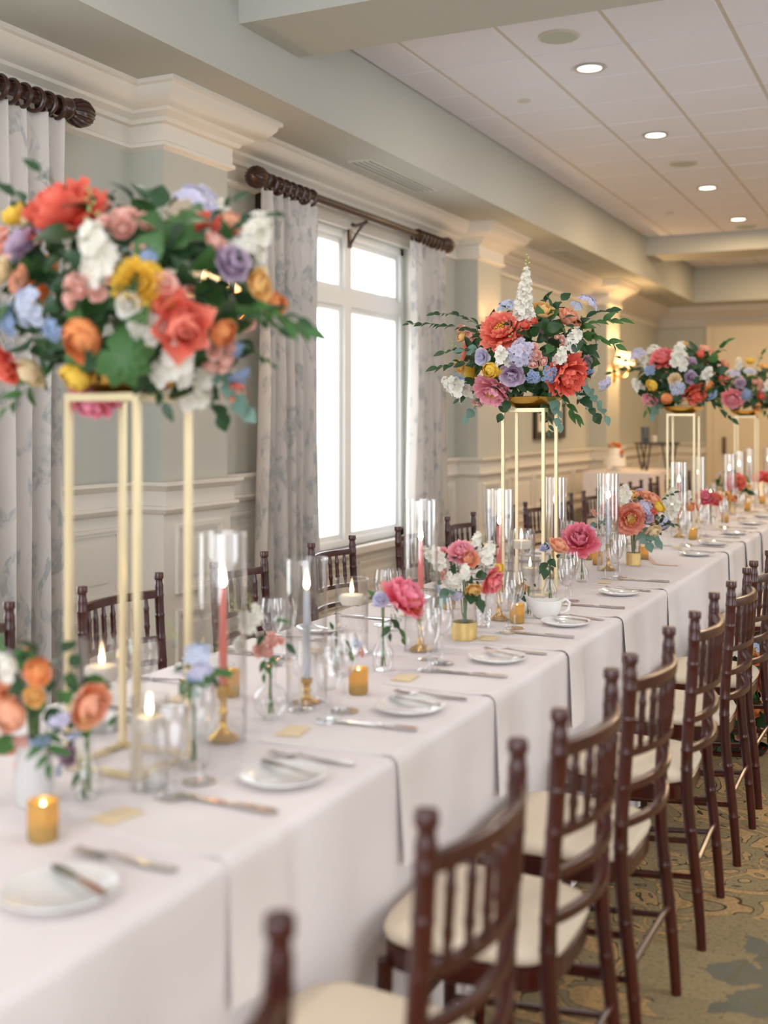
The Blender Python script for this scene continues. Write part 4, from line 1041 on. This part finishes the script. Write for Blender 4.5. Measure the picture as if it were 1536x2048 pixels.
# near arrangement
C = Vector((S1X, S1Y, 1.745)); root = thing('flower_arrangement', 'large loose arrangement with big coral peony and yellow ranunculus beside the near curtain', 'flowers', (S1X, S1Y, s1.z + .01))
arrange(root, C, (.29, .24, .215), [
    ('peony', 'red', 130, 428, 140), ('ranunculus', 'yellow', 30, 432, 52), ('garden_rose', 'cream', 62, 440, 46), ('lisianthus', 'lilac', 50, 488, 70), ('roses', 'blush', 250, 440, 96), ('stock', 'white', 204, 540, 84), ('stock', 'white', 186, 500, 50),
    ('open_peony', 'yellow', 277, 566, 88), ('lisianthus', 'lilac', 463, 530, 66), ('ranunculus', 'peach', 467, 452, 56), ('spray', 'lavender', 395, 400, 84), ('stock', 'white', 496, 512, 76), ('stock', 'white', 516, 480, 50), ('roses', 'blush', 164, 582, 78),
    ('tulip', 'coral', 362, 650, 116), ('open_peony', 'coral', 340, 606, 60), ('ranunculus', 'orange', 168, 674, 86), ('ranunculus', 'yellow', 154, 750, 62), ('stock', 'white', 344, 750, 84), ('stock', 'white', 388, 796, 66), ('lisianthus', 'white', 294, 660, 60), ('ranunculus', 'orange', 442, 664, 56),
    ('roses', 'blush', 446, 716, 70), ('tulip', 'coral', 464, 776, 44), ('ranunculus', 'orange', 543, 608, 54), ('garden_rose', 'apricot', 516, 572, 56), ('spray', 'paleblue', 58, 612, 78), ('spray', 'blue', 106, 660, 44), ('spray', 'blue', 20, 640, 60), ('open_peony', 'red', 6, 732, 74),
    ('garden_rose', 'cream', 62, 742, 66), ('roses', 'blush', 286, 496, 42), ('spray', 'blue', 298, 512, 34), ('garden_rose', 'peach', 42, 560, 50), ('garden_rose', 'cream', 6, 545, 52), ('lisianthus', 'blush', 330, 568, 44), ('spray', 'blue', 480, 752, 40), ('buds', 'bud', 186, 440, 56), ('lisianthus', 'white', 258, 610, 46), ('peony', 'hotpink', 188, 798, 80), ('spray', 'blue', 470, 700, 36), ('garden_rose', 'blush', 430, 485, 40)],
    [(470, 640, 608, 655, .02, 12, 'ruscus2', .85), (500, 620, 600, 640, .01, 8, 'ruscus', .8), (130, 420, 78, 340, .02, 7, 'ruscus', .8), (40, 420, -20, 350, .01, 8, 'ruscus', .8), (470, 470, 545, 430, .02, 9, 'ruscus', .7), (450, 440, 470, 400, .01, 5, 'ruscus', .7),
     (60, 770, 10, 820, .0, 7, 'ruscus2', .8), (430, 760, 440, 830, .0, 7, 'broad', .55), (470, 760, 490, 820, .0, 7, 'euca', .8), (500, 680, 545, 730, .0, 10, 'ruscus', .45), (350, 480, 370, 420, .02, 5, 'broad2', .7), (300, 760, 330, 810, .0, 5, 'ruscus', .7), (520, 600, 560, 660, .0, 8, 'ruscus', .6)], 235,
    kinds=('broad', 'broad2', 'ruscus', 'broad', 'broad'), lsize=.8, grow=1.18, lo=-.9)
for k in range(7):  # the big lobed leaf at the rim of the bowl
    a = R(-150 + k * 40); p = ray(242, 712, 2.19); v = RGT * math.cos(a) + Vector((0, 0, 1)) * math.sin(a); zz = -FWD; xx = v.cross(zz)
    link('leaf', LEAF['broad2'], root, p - root.location, Matrix((xx, v, zz)).transposed().to_quaternion(), .75)
# third and fourth
C = Vector((SX, 7.9, 1.775)); root = thing('flower_arrangement', 'wide arrangement on the third gold stand with pink peony and yellow ranunculus', 'flowers', (SX, 7.9, s3.z + .01))
arrange(root, C, (.30, .25, .19), [
    ('peony', 'pinkcoral', 1327, 718, 46), ('stock', 'white', 1358, 728, 40), ('ranunculus', 'peach', 1409, 700, 25), ('ranunculus', 'orange', 1430, 711, 18), ('garden_rose', 'apricot', 1365, 690, 20), ('spray', 'lavender', 1275, 709, 32), ('spray', 'white', 1307, 700, 30),
    ('ranunculus', 'yellow', 1305, 770, 24), ('ranunculus', 'orange', 1334, 795, 26), ('peony', 'red', 1390, 788, 40), ('garden_rose', 'cream', 1372, 802, 28), ('lisianthus', 'lilac', 1382, 755, 24), ('spray', 'paleblue', 1355, 776, 30), ('carnation', 'cream', 1350, 759, 24),
    ('ranunculus', 'orange', 1416, 770, 22), ('stock', 'white', 1408, 760, 28), ('tulip', 'coral', 1442, 758, 26), ('peony', 'pink', 1300, 799, 26), ('garden_rose', 'peach', 1449, 730, 22), ('spray', 'blue', 1300, 740, 24), ('stock', 'white', 1280, 778, 24), ('spray', 'blue', 1424, 790, 24), ('lisianthus', 'lilac', 1384, 724, 18), ('tulip', 'red', 1400, 712, 20)],
    [(1275, 735, 1222, 745, .02, 10, 'ruscus', 1.0), (1440, 705, 1452, 685, .01, 6, 'ruscus2', 1.1), (1300, 800, 1306, 830, .0, 6, 'euca', 1.1), (1420, 800, 1465, 838, .0, 9, 'ruscus', 1.1), (1280, 790, 1292, 822, .0, 6, 'ruscus2', 1.0), (1255, 720, 1240, 715, .0, 4, 'ruscus', .8)], 190, back=8, grow=1.15, lo=-.95)
C = Vector((SX, 10.74, 1.775)); root = thing('flower_arrangement', 'arrangement of blue delphinium and pink peony on the fourth gold stand', 'flowers', (SX, 10.74, s4.z + .01))
arrange(root, C, (.30, .25, .19), [
    ('ranunculus', 'yellow', 1500, 723, 18), ('spray', 'paleblue', 1500, 744, 26), ('spray', 'lavender', 1467, 748, 26), ('peony', 'pink', 1465, 797, 36), ('ranunculus', 'orange', 1513, 810, 20), ('roses', 'blush', 1518, 772, 26), ('spray', 'blue', 1493, 790, 24), ('stock', 'white', 1530, 780, 24),
    ('garden_rose', 'apricot', 1528, 735, 20), ('lisianthus', 'lilac', 1480, 766, 20), ('tulip', 'red', 1520, 790, 18), ('ranunculus', 'orange', 1545, 760, 20), ('peony', 'red', 1550, 790, 30), ('stock', 'white', 1478, 735, 18)],
    [(1520, 720, 1530, 700, .01, 6, 'ruscus2', 1.1), (1525, 800, 1535, 830, .0, 5, 'ruscus', 1.0)], 150, back=6, grow=1.15, lo=-.95)
C = Vector((SX, 13.5, 1.775)); root = thing('flower_arrangement', 'arrangement on the far end gold stand with orange ranunculus and white stock', 'flowers', (SX, 13.5, s5.z + .01))
arrange(root, C, (.30, .25, .19), [('peony', 'pink', 1535, 770, 28), ('ranunculus', 'orange', 1520, 755, 18), ('stock', 'white', 1550, 745, 22), ('spray', 'paleblue', 1545, 790, 22), ('garden_rose', 'apricot', 1565, 765, 22), ('peony', 'red', 1580, 780, 28), ('spray', 'lavender', 1570, 740, 22)], [], 70, back=6)

# ------------------------------------------------------------------ low bouquets and bud vases
def golddip_vase(x, y, label, r_=.042, h=.13, gh=.058):
    t = thing('gold_dipped_vase', label, 'vase', (x, y, TZ + .001))
    link('glass', MB().lathe([(0, .002), (r_ - .002, .002), (r_ - .001, .02), (r_, h), (r_ - .002, h), (r_ - .003, .01), (0, .008)], 28).mesh('glass', MAT['glass']), t)
    link('gold_band', MB().lathe([(0, 0), (r_ + .0005, 0), (r_ + .001, gh)], 28).mesh('gold_band', MAT['golddip']), t)
    return t
def stems(root, C, base, n, r_, mat_='stem'):
    for k in range(n):
        a = k * 2.4; q = r_ * math.sqrt((k + .5) / n)
        P = [Vector(base) + Vector((q * math.cos(a + 2), q * math.sin(a + 2), .012)), Vector(base) + Vector((q * .5 * math.cos(a), q * .5 * math.sin(a), .09)), Vector(C) + Vector((q * math.cos(a), q * math.sin(a), -.01))]
        link('stem', MB().tube([p - root.location for p in P], .002, 5).mesh('stem', MAT[mat_]), root)
p = Vector((-1.42, 3.56, TZ)); golddip_vase(p.x, p.y, 'clear glass vase with gold leaf base holding pink and white flowers')
C = Vector((p.x, p.y, .985)); root = thing('low_bouquet', 'low round bouquet of pink peony, peach roses and white stock in gold vase', 'flowers', (p.x, p.y, TZ + .02))
stems(root, C, p, 8, .022)
arrange(root, C, (.115, .11, .10), [('peony', 'pink', 922, 1104, 50), ('garden_rose', 'peach', 938, 1118, 40), ('stock', 'white', 882, 1130, 46), ('stock', 'white', 970, 1120, 42), ('spray', 'white', 905, 1162, 44), ('peony', 'pinkcoral', 984, 1162, 54), ('garden_rose', 'apricot', 946, 1178, 36),
    ('roses', 'blush', 890, 1156, 34), ('spray', 'lavender', 912, 1190, 34), ('ranunculus', 'yellow', 996, 1138, 28), ('stock', 'white', 952, 1092, 44, 957, 1058), ('lisianthus', 'white', 878, 1112, 26), ('spray', 'paleblue', 876, 1176, 28), ('stock', 'white', 930, 1150, 30), ('lisianthus', 'pink', 884, 1104, 22)],
    [(900, 1180, 880, 1206, 0, 5, 'euca', .8), (935, 1185, 955, 1200, 0, 5, 'broad', .5), (960, 1110, 985, 1098, 0, 4, 'ruscus', .5)], 46, kinds=('broad', 'euca', 'ruscus'), back=7, lsize=.5)
p = Vector((-1.388, 5.78, TZ)); golddip_vase(p.x, p.y, 'clear glass vase with gold leaf base holding the ribbon tied bouquet', .036, .13, .062)
C = Vector((p.x, p.y, 1.00)); root = thing('ribbon_bouquet', 'round bouquet with open peach peony and trailing peach ribbon', 'flowers', (p.x, p.y, TZ + .02))
stems(root, C, p, 12, .024)
arrange(root, C, (.185, .15, .13), [('open_peony', 'peachpeony', 1262, 1038, 66), ('ranunculus', 'yellow', 1316, 1014, 30), ('roses', 'peach', 1288, 996, 44), ('stock', 'white', 1250, 1008, 42), ('spray', 'lavender', 1292, 1016, 36), ('lisianthus', 'lilac', 1294, 1034, 28), ('garden_rose', 'peach', 1306, 1000, 36),
    ('garden_rose', 'blush', 1216, 1020, 34), ('spray', 'lavender', 1330, 1046, 34), ('garden_rose', 'cream', 1304, 1062, 36), ('stock', 'white', 1340, 1030, 34), ('lisianthus', 'lilac', 1280, 986, 24), ('garden_rose', 'apricot', 1262, 992, 28), ('tulip', 'red', 1302, 1024, 22), ('spray', 'white', 1222, 1050, 34), ('garden_rose', 'peach', 1232, 1000, 30)],
    [(1290, 1062, 1296, 1086, 0, 5, 'euca', 1.0), (1320, 1050, 1350, 1050, 0, 6, 'broad', .5), (1215, 1040, 1190, 1048, 0, 6, 'euca', .8), (1330, 1000, 1350, 985, .01, 5, 'ruscus', .6), (1300, 1068, 1312, 1082, 0, 4, 'euca', 1.0)], 50, kinds=('broad', 'euca', 'ruscus'), back=7, lsize=.6)
rb = []
e0 = Vector((p.x + .03, p.y - .02, TZ + .14)); e1 = on_table(1292, 1112); e2 = on_table(1310, 1130); e3 = on_table(1358, 1132)
pathr = [e0, (e0 + e1) / 2 + Vector((0, 0, .02)), e1 + Vector((0, 0, .012)), e2 + Vector((0, 0, .004)), (e2 + e3) / 2 + Vector((0, 0, .004)), e3 + Vector((0, 0, .003))]
def ribfn(u, v):
    f = u * 5; i = min(int(f), 4); q = pathr[i].lerp(pathr[i+1], f - i); return q + Vector((.012 * (v - .5), .03 * (v - .5), .006 * math.sin(u * 14) * (1 if u < .5 else .3))) - root.location
link('ribbon', MB().grid(ribfn, 30, 3).mesh('ribbon', MAT['ribbon'], 70, normals=False), root, label='peach silk ribbon trailing over the tablecloth')
# near peach bouquet in white vase
p = Vector((-1.535, 1.665, TZ)); t = link('milk_glass_vase', MB().lathe([(0, 0), (.03, 0), (.034, .01), (.038, .05), (.030, .10), (.034, .125), (.031, .125), (.027, .10), (.034, .05), (0, .01)], 28).mesh('milk_glass_vase', MAT['frost']), None, (p.x, p.y, TZ + .001), label='white milk glass vase behind the amber votive holding peach ranunculus', cat='vase')
C = Vector((p.x, p.y, .965)); root = thing('low_bouquet', 'low bouquet of peach and orange ranunculus in white vase', 'flowers', (p.x, p.y, TZ + .02)); stems(root, C, p, 7, .018)
arrange(root, C, (.125, .11, .095), [('ranunculus', 'peach', 22, 1426, 84), ('ranunculus', 'orange', 76, 1346, 70), ('garden_rose', 'peach', 176, 1408, 92), ('garden_rose', 'apricot', 172, 1432, 58), ('roses', 'blush', 30, 1478, 60), ('stock', 'white', 20, 1350, 50), ('spray', 'lavender', 120, 1440, 50), ('spray', 'blue', 80, 1480, 50),
    ('lisianthus', 'mauve', 118, 1500, 40), ('garden_rose', 'apricot', 70, 1392, 44), ('lisianthus', 'blush', 44, 1530, 40), ('spray', 'paleblue', 145, 1470, 36), ('roses', 'peach', 8, 1500, 50)],
    [(100, 1480, 96, 1530, 0, 5, 'ruscus2', .6), (20, 1330, 5, 1290, 0, 5, 'ruscus2', .5)], 50, kinds=('broad', 'ruscus', 'broad2'), back=6, lsize=.55, lo=-.8)
# bud vases
def bottle(x, y, label, h=.13, r_=.03, neck=.012):
    t = thing('bud_vase', label, 'vase', (x, y, TZ + .001))
    link('glass', MB().lathe([(0, .001), (r_ * .8, .001), (r_, .012), (r_, h * .42), (neck * 1.1, h * .66), (neck, h * .8), (neck * 1.25, h)], 24).mesh('glass', MAT['glass']), t)
    link('water', MB().disc(r_ * .95, h * .36, 20).mesh('water', MAT['water'], 0), t)
def bulb(x, y, label, r_=.042):
    t = thing('bud_vase', label, 'vase', (x, y, TZ + .001))
    prof = [(0, .001), (r_ * .5, .001)] + [(r_ * math.cos(a), r_ + r_ * math.sin(a)) for a in [R(-55 + 15 * i) for i in range(9)]] + [(.014, r_ * 2.0), (.013, r_ * 2.6), (.017, r_ * 3.0)]
    link('glass', MB().lathe(prof, 28).mesh('glass', MAT['glass']), t); link('water', MB().disc(r_ * .97, r_ * .9, 20).mesh('water', MAT['water'], 0), t)
def posy(x, y, label, blooms, sprigs=(), zc=.97, rad=(.06, .05, .06), nl=6, kinds=('ruscus', 'ruscus2'), lsize=.6):
    C = Vector((x, y, zc)); root = thing('flower_posy', label, 'flowers', (x, y, TZ + .015)); stems(root, C, (x, y, TZ), 3, .008)
    arrange(root, C, rad, blooms, sprigs, nl, kinds, back=0, lsize=lsize, lift=.9)
bulb(-1.464, 2.40, 'round clear glass bud vase holding white and blush blossoms')
posy(-1.464, 2.40, 'white and blush lisianthus stems in a round bud vase', [('stock', 'white', 497, 1262, 46), ('stock', 'white', 515, 1238, 34), ('roses', 'blush', 545, 1288, 50), ('lisianthus', 'blush', 520, 1300, 30), ('lisianthus', 'white', 480, 1290, 34), ('buds', 'bud', 470, 1225, 40), ('buds', 'bud', 500, 1220, 34)], [(530, 1310, 528, 1350, 0, 4, 'ruscus2', .5)], .965)
bottle(-1.40, 1.99, 'straight glass bud vase holding blue delphinium by the near gold stand', .17, .034, .022)
posy(-1.40, 1.99, 'pale blue delphinium with green leaves by the near gold stand', [('spray', 'paleblue', 396, 1306, 60), ('spray', 'lavender', 404, 1342, 50), ('spray', 'blue', 388, 1352, 34), ('buds', 'bud', 345, 1280, 46), ('lisianthus', 'blush', 420, 1370, 24)], [(400, 1360, 445, 1350, 0, 4, 'ruscus2', .6), (380, 1360, 376, 1380, 0, 4, 'broad2', .4)], .975)
bottle(-1.47, 1.74, 'small glass bud vase with green stems behind the near napkin', .12, .028)
posy(-1.47, 1.74, 'green and mauve stems in a small bud vase behind the near napkin', [('lisianthus', 'mauve', 140, 1512, 44), ('buds', 'bud', 165, 1520, 40), ('spray', 'paleblue', 120, 1540, 30)], [(150, 1540, 165, 1580, 0, 4, 'ruscus2', .5)], .88, (.05, .04, .05))
bottle(-1.455, 3.01, 'clear glass bud vase holding one coral pink peony', .13, .03)
posy(-1.455, 3.01, 'single large coral and pink peony in a glass bud vase', [('peony', 'hotpink', 808, 1194, 88), ('peony', 'coral', 822, 1204, 56), ('lisianthus', 'lavender', 762, 1200, 34), ('buds', 'bud', 764, 1182, 26)], [(790, 1240, 780, 1270, 0, 3, 'ruscus', .6), (800, 1240, 806, 1280, 0, 3, 'ruscus2', .6)], .965, (.05, .04, .05), 4)
bottle(-1.55, 2.90, 'small clear bud vase with blue and blush florets', .10, .026)
posy(-1.55, 2.90, 'tiny blue and blush florets in a small bud vase', [('spray', 'paleblue', 712, 1288, 30), ('roses', 'blush', 722, 1302, 24)], [(708, 1296, 704, 1312, 0, 3, 'ruscus2', .4)], .87, (.03, .03, .03), 3)
bottle(-1.40, 4.43, 'clear glass bud vase holding a peach rose before the middle stand', .125, .028)
posy(-1.40, 4.43, 'peach garden rose and lilac bud with eucalyptus before the middle stand', [('garden_rose', 'peach', 1116, 1094, 44), ('lisianthus', 'lavender', 1090, 1096, 24)], [(1098, 1120, 1092, 1140, 0, 4, 'broad', .45)], .96, (.035, .035, .035), 4)
bottle(-1.455, 5.08, 'clear glass bud vase holding a large pink peony', .115, .03)
posy(-1.455, 5.08, 'large ruffled pink peony in a bud vase past the middle stand', [('peony', 'hotpink', 1160, 1080, 70), ('spray', 'paleblue', 1182, 1056, 20)], [(1150, 1106, 1142, 1120, 0, 3, 'ruscus', .5)], .955, (.05, .04, .045), 4)
bottle(-1.365, 4.06, 'little glass bud vase with a cream yellow carnation near gravy boat', .09, .022)
posy(-1.365, 4.06, 'cream yellow carnation in a little bud vase near the gravy boat', [('carnation', 'cream', 1040, 1168, 24), ('carnation', 'apricot', 1046, 1178, 20)], [(1040, 1186, 1034, 1198, 0, 3, 'broad', .35)], .885, (.02, .02, .02), 2)
bottle(-1.50, 7.52, 'clear glass bud vase holding an orange ranunculus past the third candle', .12, .028)
posy(-1.50, 7.52, 'orange ranunculus and white stock in a bud vase', [('ranunculus', 'orange', 1378, 1014, 26), ('stock', 'white', 1372, 1004, 24), ('roses', 'peach', 1392, 1012, 20)], [], .96, (.05, .04, .05), 6)
bottle(-1.55, 7.05, 'clear glass bud vase holding white sweet peas', .12, .028)
posy(-1.55, 7.05, 'white and lime sweet peas in a bud vase past the ribbon bouquet', [('stock', 'white', 1342, 1006, 34), ('buds', 'bud', 1334, 996, 28), ('stock', 'white', 1328, 1016, 26), ('buds', 'bud', 1350, 1020, 22)], [], .95, (.05, .04, .05), 6)
bottle(-1.426, 8.19, 'clear glass bud vase holding a pink and coral peony past the third stand', .12, .03)
posy(-1.426, 8.19, 'pink and coral peony in a bud vase past the third stand', [('peony', 'hotpink', 1412, 996, 34), ('peony', 'coral', 1430, 998, 30), ('tulip', 'hotpink', 1404, 990, 22)], [], .955, (.06, .05, .05), 6)
bottle(-1.432, 8.9, 'clear glass bud vase holding small apricot roses', .12, .028)
posy(-1.432, 8.9, 'small apricot and orange roses in a bud vase', [('garden_rose', 'apricot', 1452, 994, 22), ('ranunculus', 'orange', 1468, 998, 20), ('garden_rose', 'cream', 1444, 1000, 16)], [], .95, (.06, .05, .05), 6)
p = Vector((-1.51, 9.55, TZ)); golddip_vase(p.x, p.y, 'clear glass vase with gold leaf base holding the coral bouquet', .036)
C = Vector((p.x, p.y, .985)); root = thing('low_bouquet', 'low bouquet with coral peonies and dark leaves past the third stand', 'flowers', (p.x, p.y, TZ + .02)); stems(root, C, p, 6, .02)
arrange(root, C, (.13, .12, .10), [('peony', 'coral', 1478, 964, 32), ('peony', 'pinkcoral', 1462, 968, 24), ('garden_rose', 'apricot', 1490, 976, 16), ('roses', 'blush', 1470, 952, 18)], [(1485, 980, 1500, 985, 0, 5, 'broad', .7)], 40, back=4, lsize=.6)
bottle(-1.40, 11.06, 'clear glass bud vase holding a bright pink peony past the fourth stand', .12, .03)
posy(-1.40, 11.06, 'bright pink and red peonies in a bud vase past the fourth stand', [('peony', 'hotpink', 1520, 954, 28), ('peony', 'red', 1536, 956, 24)], [], .97, (.06, .05, .05), 6)
# gravy boat, crystal tumbler, plain glasses
gb = thing('gravy_boat', 'white porcelain gravy boat with looped handle before the middle stand', 'gravy boat', (-1.30, 4.07, TZ + .001), R(35))
def boat(u, v):
    a = u * 2 * math.pi; r_ = (.022, .026, .036, .040, .042, .038, .0)[min(6, int(v * 6 + .5))]; z = (.0, .003, .02, .045, .066, .066, .012)[min(6, int(v * 6 + .5))]
    c, s = math.cos(a), math.sin(a); sp_ = max(0, -c) ** 4
    return (c * r_ * 1.45 - sp_ * .022 * (z / .06) * (r_ > 0), s * r_ * (1 - .25 * sp_), z + (sp_ * .02 + max(0, c) ** 3 * .006) * (z / .06) * (1 if r_ > .03 else .2))
link('body', MB().grid(boat, 32, 6).mesh('body', MAT['porcelain'], 60, normals=False), gb)
link('loop_handle', MB().tube([(.055, 0, .06), (.075, 0, .068), (.09, 0, .055), (.085, 0, .03), (.068, 0, .018), (.05, 0, .018)], .006, 8).mesh('loop_handle', MAT['porcelain']), gb)
def crystal(x, y, label):
    m = MB(); n = 20; V = []; F = []; zs = [.0, .008] + [.012 + .008 * i for i in range(7)] + [.068]
    for i, z in enumerate(zs):
        for j in range(n):
            a = 2 * math.pi * (j + .5 * (i % 2)) / n; r_ = .026 + .006 * z / .068 + (.0014 if (i + j) % 2 and 0 < i < len(zs) - 1 else 0); V.append((r_ * math.cos(a), r_ * math.sin(a), z))
    for i in range(len(zs) - 1):
        for j in range(n): F.append((i*n + j, i*n + (j+1) % n, (i+1)*n + (j+1) % n, (i+1)*n + j))
    F.append(tuple(reversed(range(n))))
    link('crystal_tumbler', m.add(V, F).mesh('crystal_tumbler', MAT['crystal'], 0), None, (x, y, TZ + .001), label=label, cat='glass')
crystal(-1.445, 3.80, 'diamond cut crystal tumbler beside the gold based bouquet vase')
crystal(-1.46, 6.02, 'diamond cut crystal tumbler past the ribbon bouquet')
for i, (x, y) in enumerate(((-1.395, 3.20), (-1.385, 5.22), (-1.44, 2.5), (-1.70, 3.6), (-1.75, 4.9), (-1.42, 6.75), (-1.43, 7.72), (-1.42, 8.62), (-1.66, 6.75), (-1.68, 8.2), (-1.42, 9.25), (-1.42, 10.3), (-1.69, 9.6))):
    protos['flute'].place((x, y, TZ + .001), 0, 'slender clear champagne flute ' + along(y) + (' on the window half' if x < -1.5 else ''), 'champagne flutes')

# ------------------------------------------------------------------ floor flowers between the chairs
C = Vector((-.80, 5.36, .28)); root = thing('floor_flowers', 'tall floral arrangement of orange roses and white stock on the carpet', 'flowers', (C.x, C.y, 0))
link('base_tray', MB().lathe([(0, .001), (.10, .001), (.12, .03), (.115, .03), (.09, .01), (0, .008)], 24).mesh('base_tray', MAT['black']), root)
arrange(root, C, (.19, .16, .27), [('garden_rose', 'orange', 1486, 1416, 40), ('garden_rose', 'orange', 1512, 1420, 30), ('garden_rose', 'peach', 1490, 1462, 46), ('tulip', 'red', 1490, 1496, 36), ('stock', 'white', 1464, 1300, 50), ('garden_rose', 'yellow', 1496, 1302, 30), ('garden_rose', 'orange', 1508, 1318, 30), ('spray', 'paleblue', 1512, 1296, 34),
    ('spray', 'blue', 1492, 1396, 26), ('lisianthus', 'blush', 1502, 1474, 30), ('garden_rose', 'peach', 1530, 1440, 36), ('stock', 'white', 1535, 1400, 36), ('peony', 'coral', 1530, 1360, 50), ('garden_rose', 'cream', 1470, 1360, 40), ('garden_rose', 'apricot', 1455, 1430, 36), ('tulip', 'coral', 1530, 1500, 34)],
    [(1490, 1500, 1500, 1535, 0, 9, 'ruscus', 1.0), (1450, 1470, 1440, 1500, 0, 7, 'broad', .8), (1490, 1300, 1488, 1280, 0, 5, 'ruscus', .8), (1460, 1290, 1456, 1270, 0, 4, 'ruscus2', .8)], 120, lo=-.9, back=8)

# ================================================================== BUFFET WITH CAKE
BXA, BXB, BYA, BYB, BH = -3.62, -2.86, 12.7, 14.0, .92
def bcloth():
    m = MB(); pts = []; n = 160
    per = [(BXA, BYA), (BXB, BYA), (BXB, BYB), (BXA, BYB)]
    V = []; F = []
    loop = []
    for e in range(4):
        a, b = per[e], per[(e+1) % 4]
        for k in range(n // 4): loop.append((a[0] + (b[0]-a[0]) * k / (n//4), a[1] + (b[1]-a[1]) * k / (n//4)))
    cx_, cy_ = (BXA + BXB) / 2, (BYA + BYB) / 2
    for l in range(7):
        h = l / 6
        for k, (x, y) in enumerate(loop):
            wv = .018 * math.sin(k * 1.1 + math.sin(k * .37)) * (1 - h) + .02 * (1 - h)
            dx, dy = x - cx_, y - cy_; q = math.hypot(dx, dy); V.append((x + dx / q * wv, y + dy / q * wv, .01 + (BH - .01) * h))
    for l in range(6):
        for k in range(n): F.append((l*n + k, l*n + (k+1) % n, (l+1)*n + (k+1) % n, (l+1)*n + k))
    F.append(tuple(6*n + k for k in range(n)))
    return m.add(V, F)
link('buffet_table', bcloth().mesh('buffet_table', MAT['cloth'], 50), label='high buffet table under a floor length white cloth by the wall', cat='table')
cx_, cy_ = -3.38, 13.15
ck = thing('wedding_cake', 'two tier white wedding cake topped with flowers on the buffet', 'cake', (cx_, cy_, BH + .002))
link('cake_stand', MB().lathe([(0, 0), (.09, 0), (.09, .008), (.025, .02), (.02, .05), (.15, .06), (.15, .07), (0, .07)], 28).mesh('cake_stand', MAT['porcelain']), ck)
link('bottom_tier', MB().lathe([(0, .07), (.125, .07), (.127, .16), (.122, .168), (0, .168)], 32).mesh('bottom_tier', MAT['icing']), ck)
link('top_tier', MB().lathe([(0, .168), (.085, .168), (.087, .255), (.082, .262), (0, .262)], 32).mesh('top_tier', MAT['icing']), ck)
for k, (kd, cl, dx, dy, dz, dm_) in enumerate([('garden_rose', 'orange', .05, -.03, .29, .08), ('garden_rose', 'peach', -.03, -.04, .30, .07), ('peony', 'coral', .0, .04, .30, .08), ('lisianthus', 'lilac', -.05, .02, .29, .06), ('garden_rose', 'cream', .0, -.07, .28, .06), ('garden_rose', 'orange', .09, -.03, .22, .06), ('garden_rose', 'mauve', .10, -.06, .17, .05), ('ranunculus', 'apricot', .02, 0, .32, .06)]):
    bloom(ck, kd, cl, (cx_ + dx, cy_ + dy, BH + dz), (dx, dy, .05), dm_)
foliage(ck, (cx_, cy_, BH + .275), (.09, .09, .04), 14, ('ruscus', 'broad'), .5, 0)
rs = thing('display_riser', 'black display riser with slanted V legs on the buffet', 'riser', (-2.98, 13.55, BH + .002), R(25))
link('tray_top', MB().box((-.235, -.15, .30), (.235, .15, .325)).mesh('tray_top', MAT['black'], 0), rs)
for sy in (-.12, .12):
    for xa, xb in ((-.21, -.15), (-.10, -.14), (.09, .14), (.20, .15)):
        link('leg', MB().tube([(xa, sy, .30), (xb, sy, 0)], .010, 6).mesh('leg', MAT['black']), rs)
link('glass_pitcher', MB().lathe([(0, 0), (.045, 0), (.05, .01), (.05, .16), (.055, .18), (.052, .18), (.046, .012), (0, .01)], 24).mesh('glass_pitcher', glass_mat('blue_grey_glass', (.62, .68, .72), .8, .1)), None, (-3.10, 13.48, BH + .328), label='blue grey glass cylinder standing on the black riser', cat='vase')
link('pillar_candle', MB().lathe([(0, 0), (.032, 0), (.033, .07), (.028, .075), (0, .072)], 20).mesh('pillar_candle', MAT['wax_white']), None, (-3.0, 13.50, BH + .328), label='short white pillar candle standing on the black riser', cat='candle')

# ================================================================== OUTSIDE THE WINDOWS
struct('ground_outside', MB().add([(-60, -40, -.25), (WX - .22, -40, -.25), (WX - .22, 60, -.25), (-60, 60, -.25)], [(0, 1, 2, 3)]), MAT['paving'], label='pale paved terrace outside the windows')
for i, (x, y) in enumerate(((-7.2, 8.4), (-7.2, 11.2), (-7.2, 14.0), (-7.2, 5.6))):
    t = thing('porch_column', 'white square porch column outside the window', 'column', (x, y, -.25), group='porch columns')
    link('shaft', MB().box((-.14, -.14, .3), (.14, .14, 3.4)).mesh('shaft', MAT['column'], 0), t); link('plinth', MB().box((-.2, -.2, 0), (.2, .2, .3)).mesh('plinth', MAT['column'], 0), t)
def hedgefn(seed, L):
    rnd = random.Random(seed)
    def fn(u, v):
        a = v * math.pi; y = (u - .5) * L
        return (.6 * math.cos(a) * (1 + .1 * math.sin(y * 5)), y, 1.1 * math.sin(a) ** .6 * (1 + .12 * math.sin(y * 3.3 + seed)))
    return fn
HEDGE = link('hedge', MB().grid(hedgefn(1, 16), 80, 10).mesh('hedge', MAT['hedge'], 60), None, (-14, 17, -.25), label='pale green hedge beyond the terrace outside the window', cat='hedge')
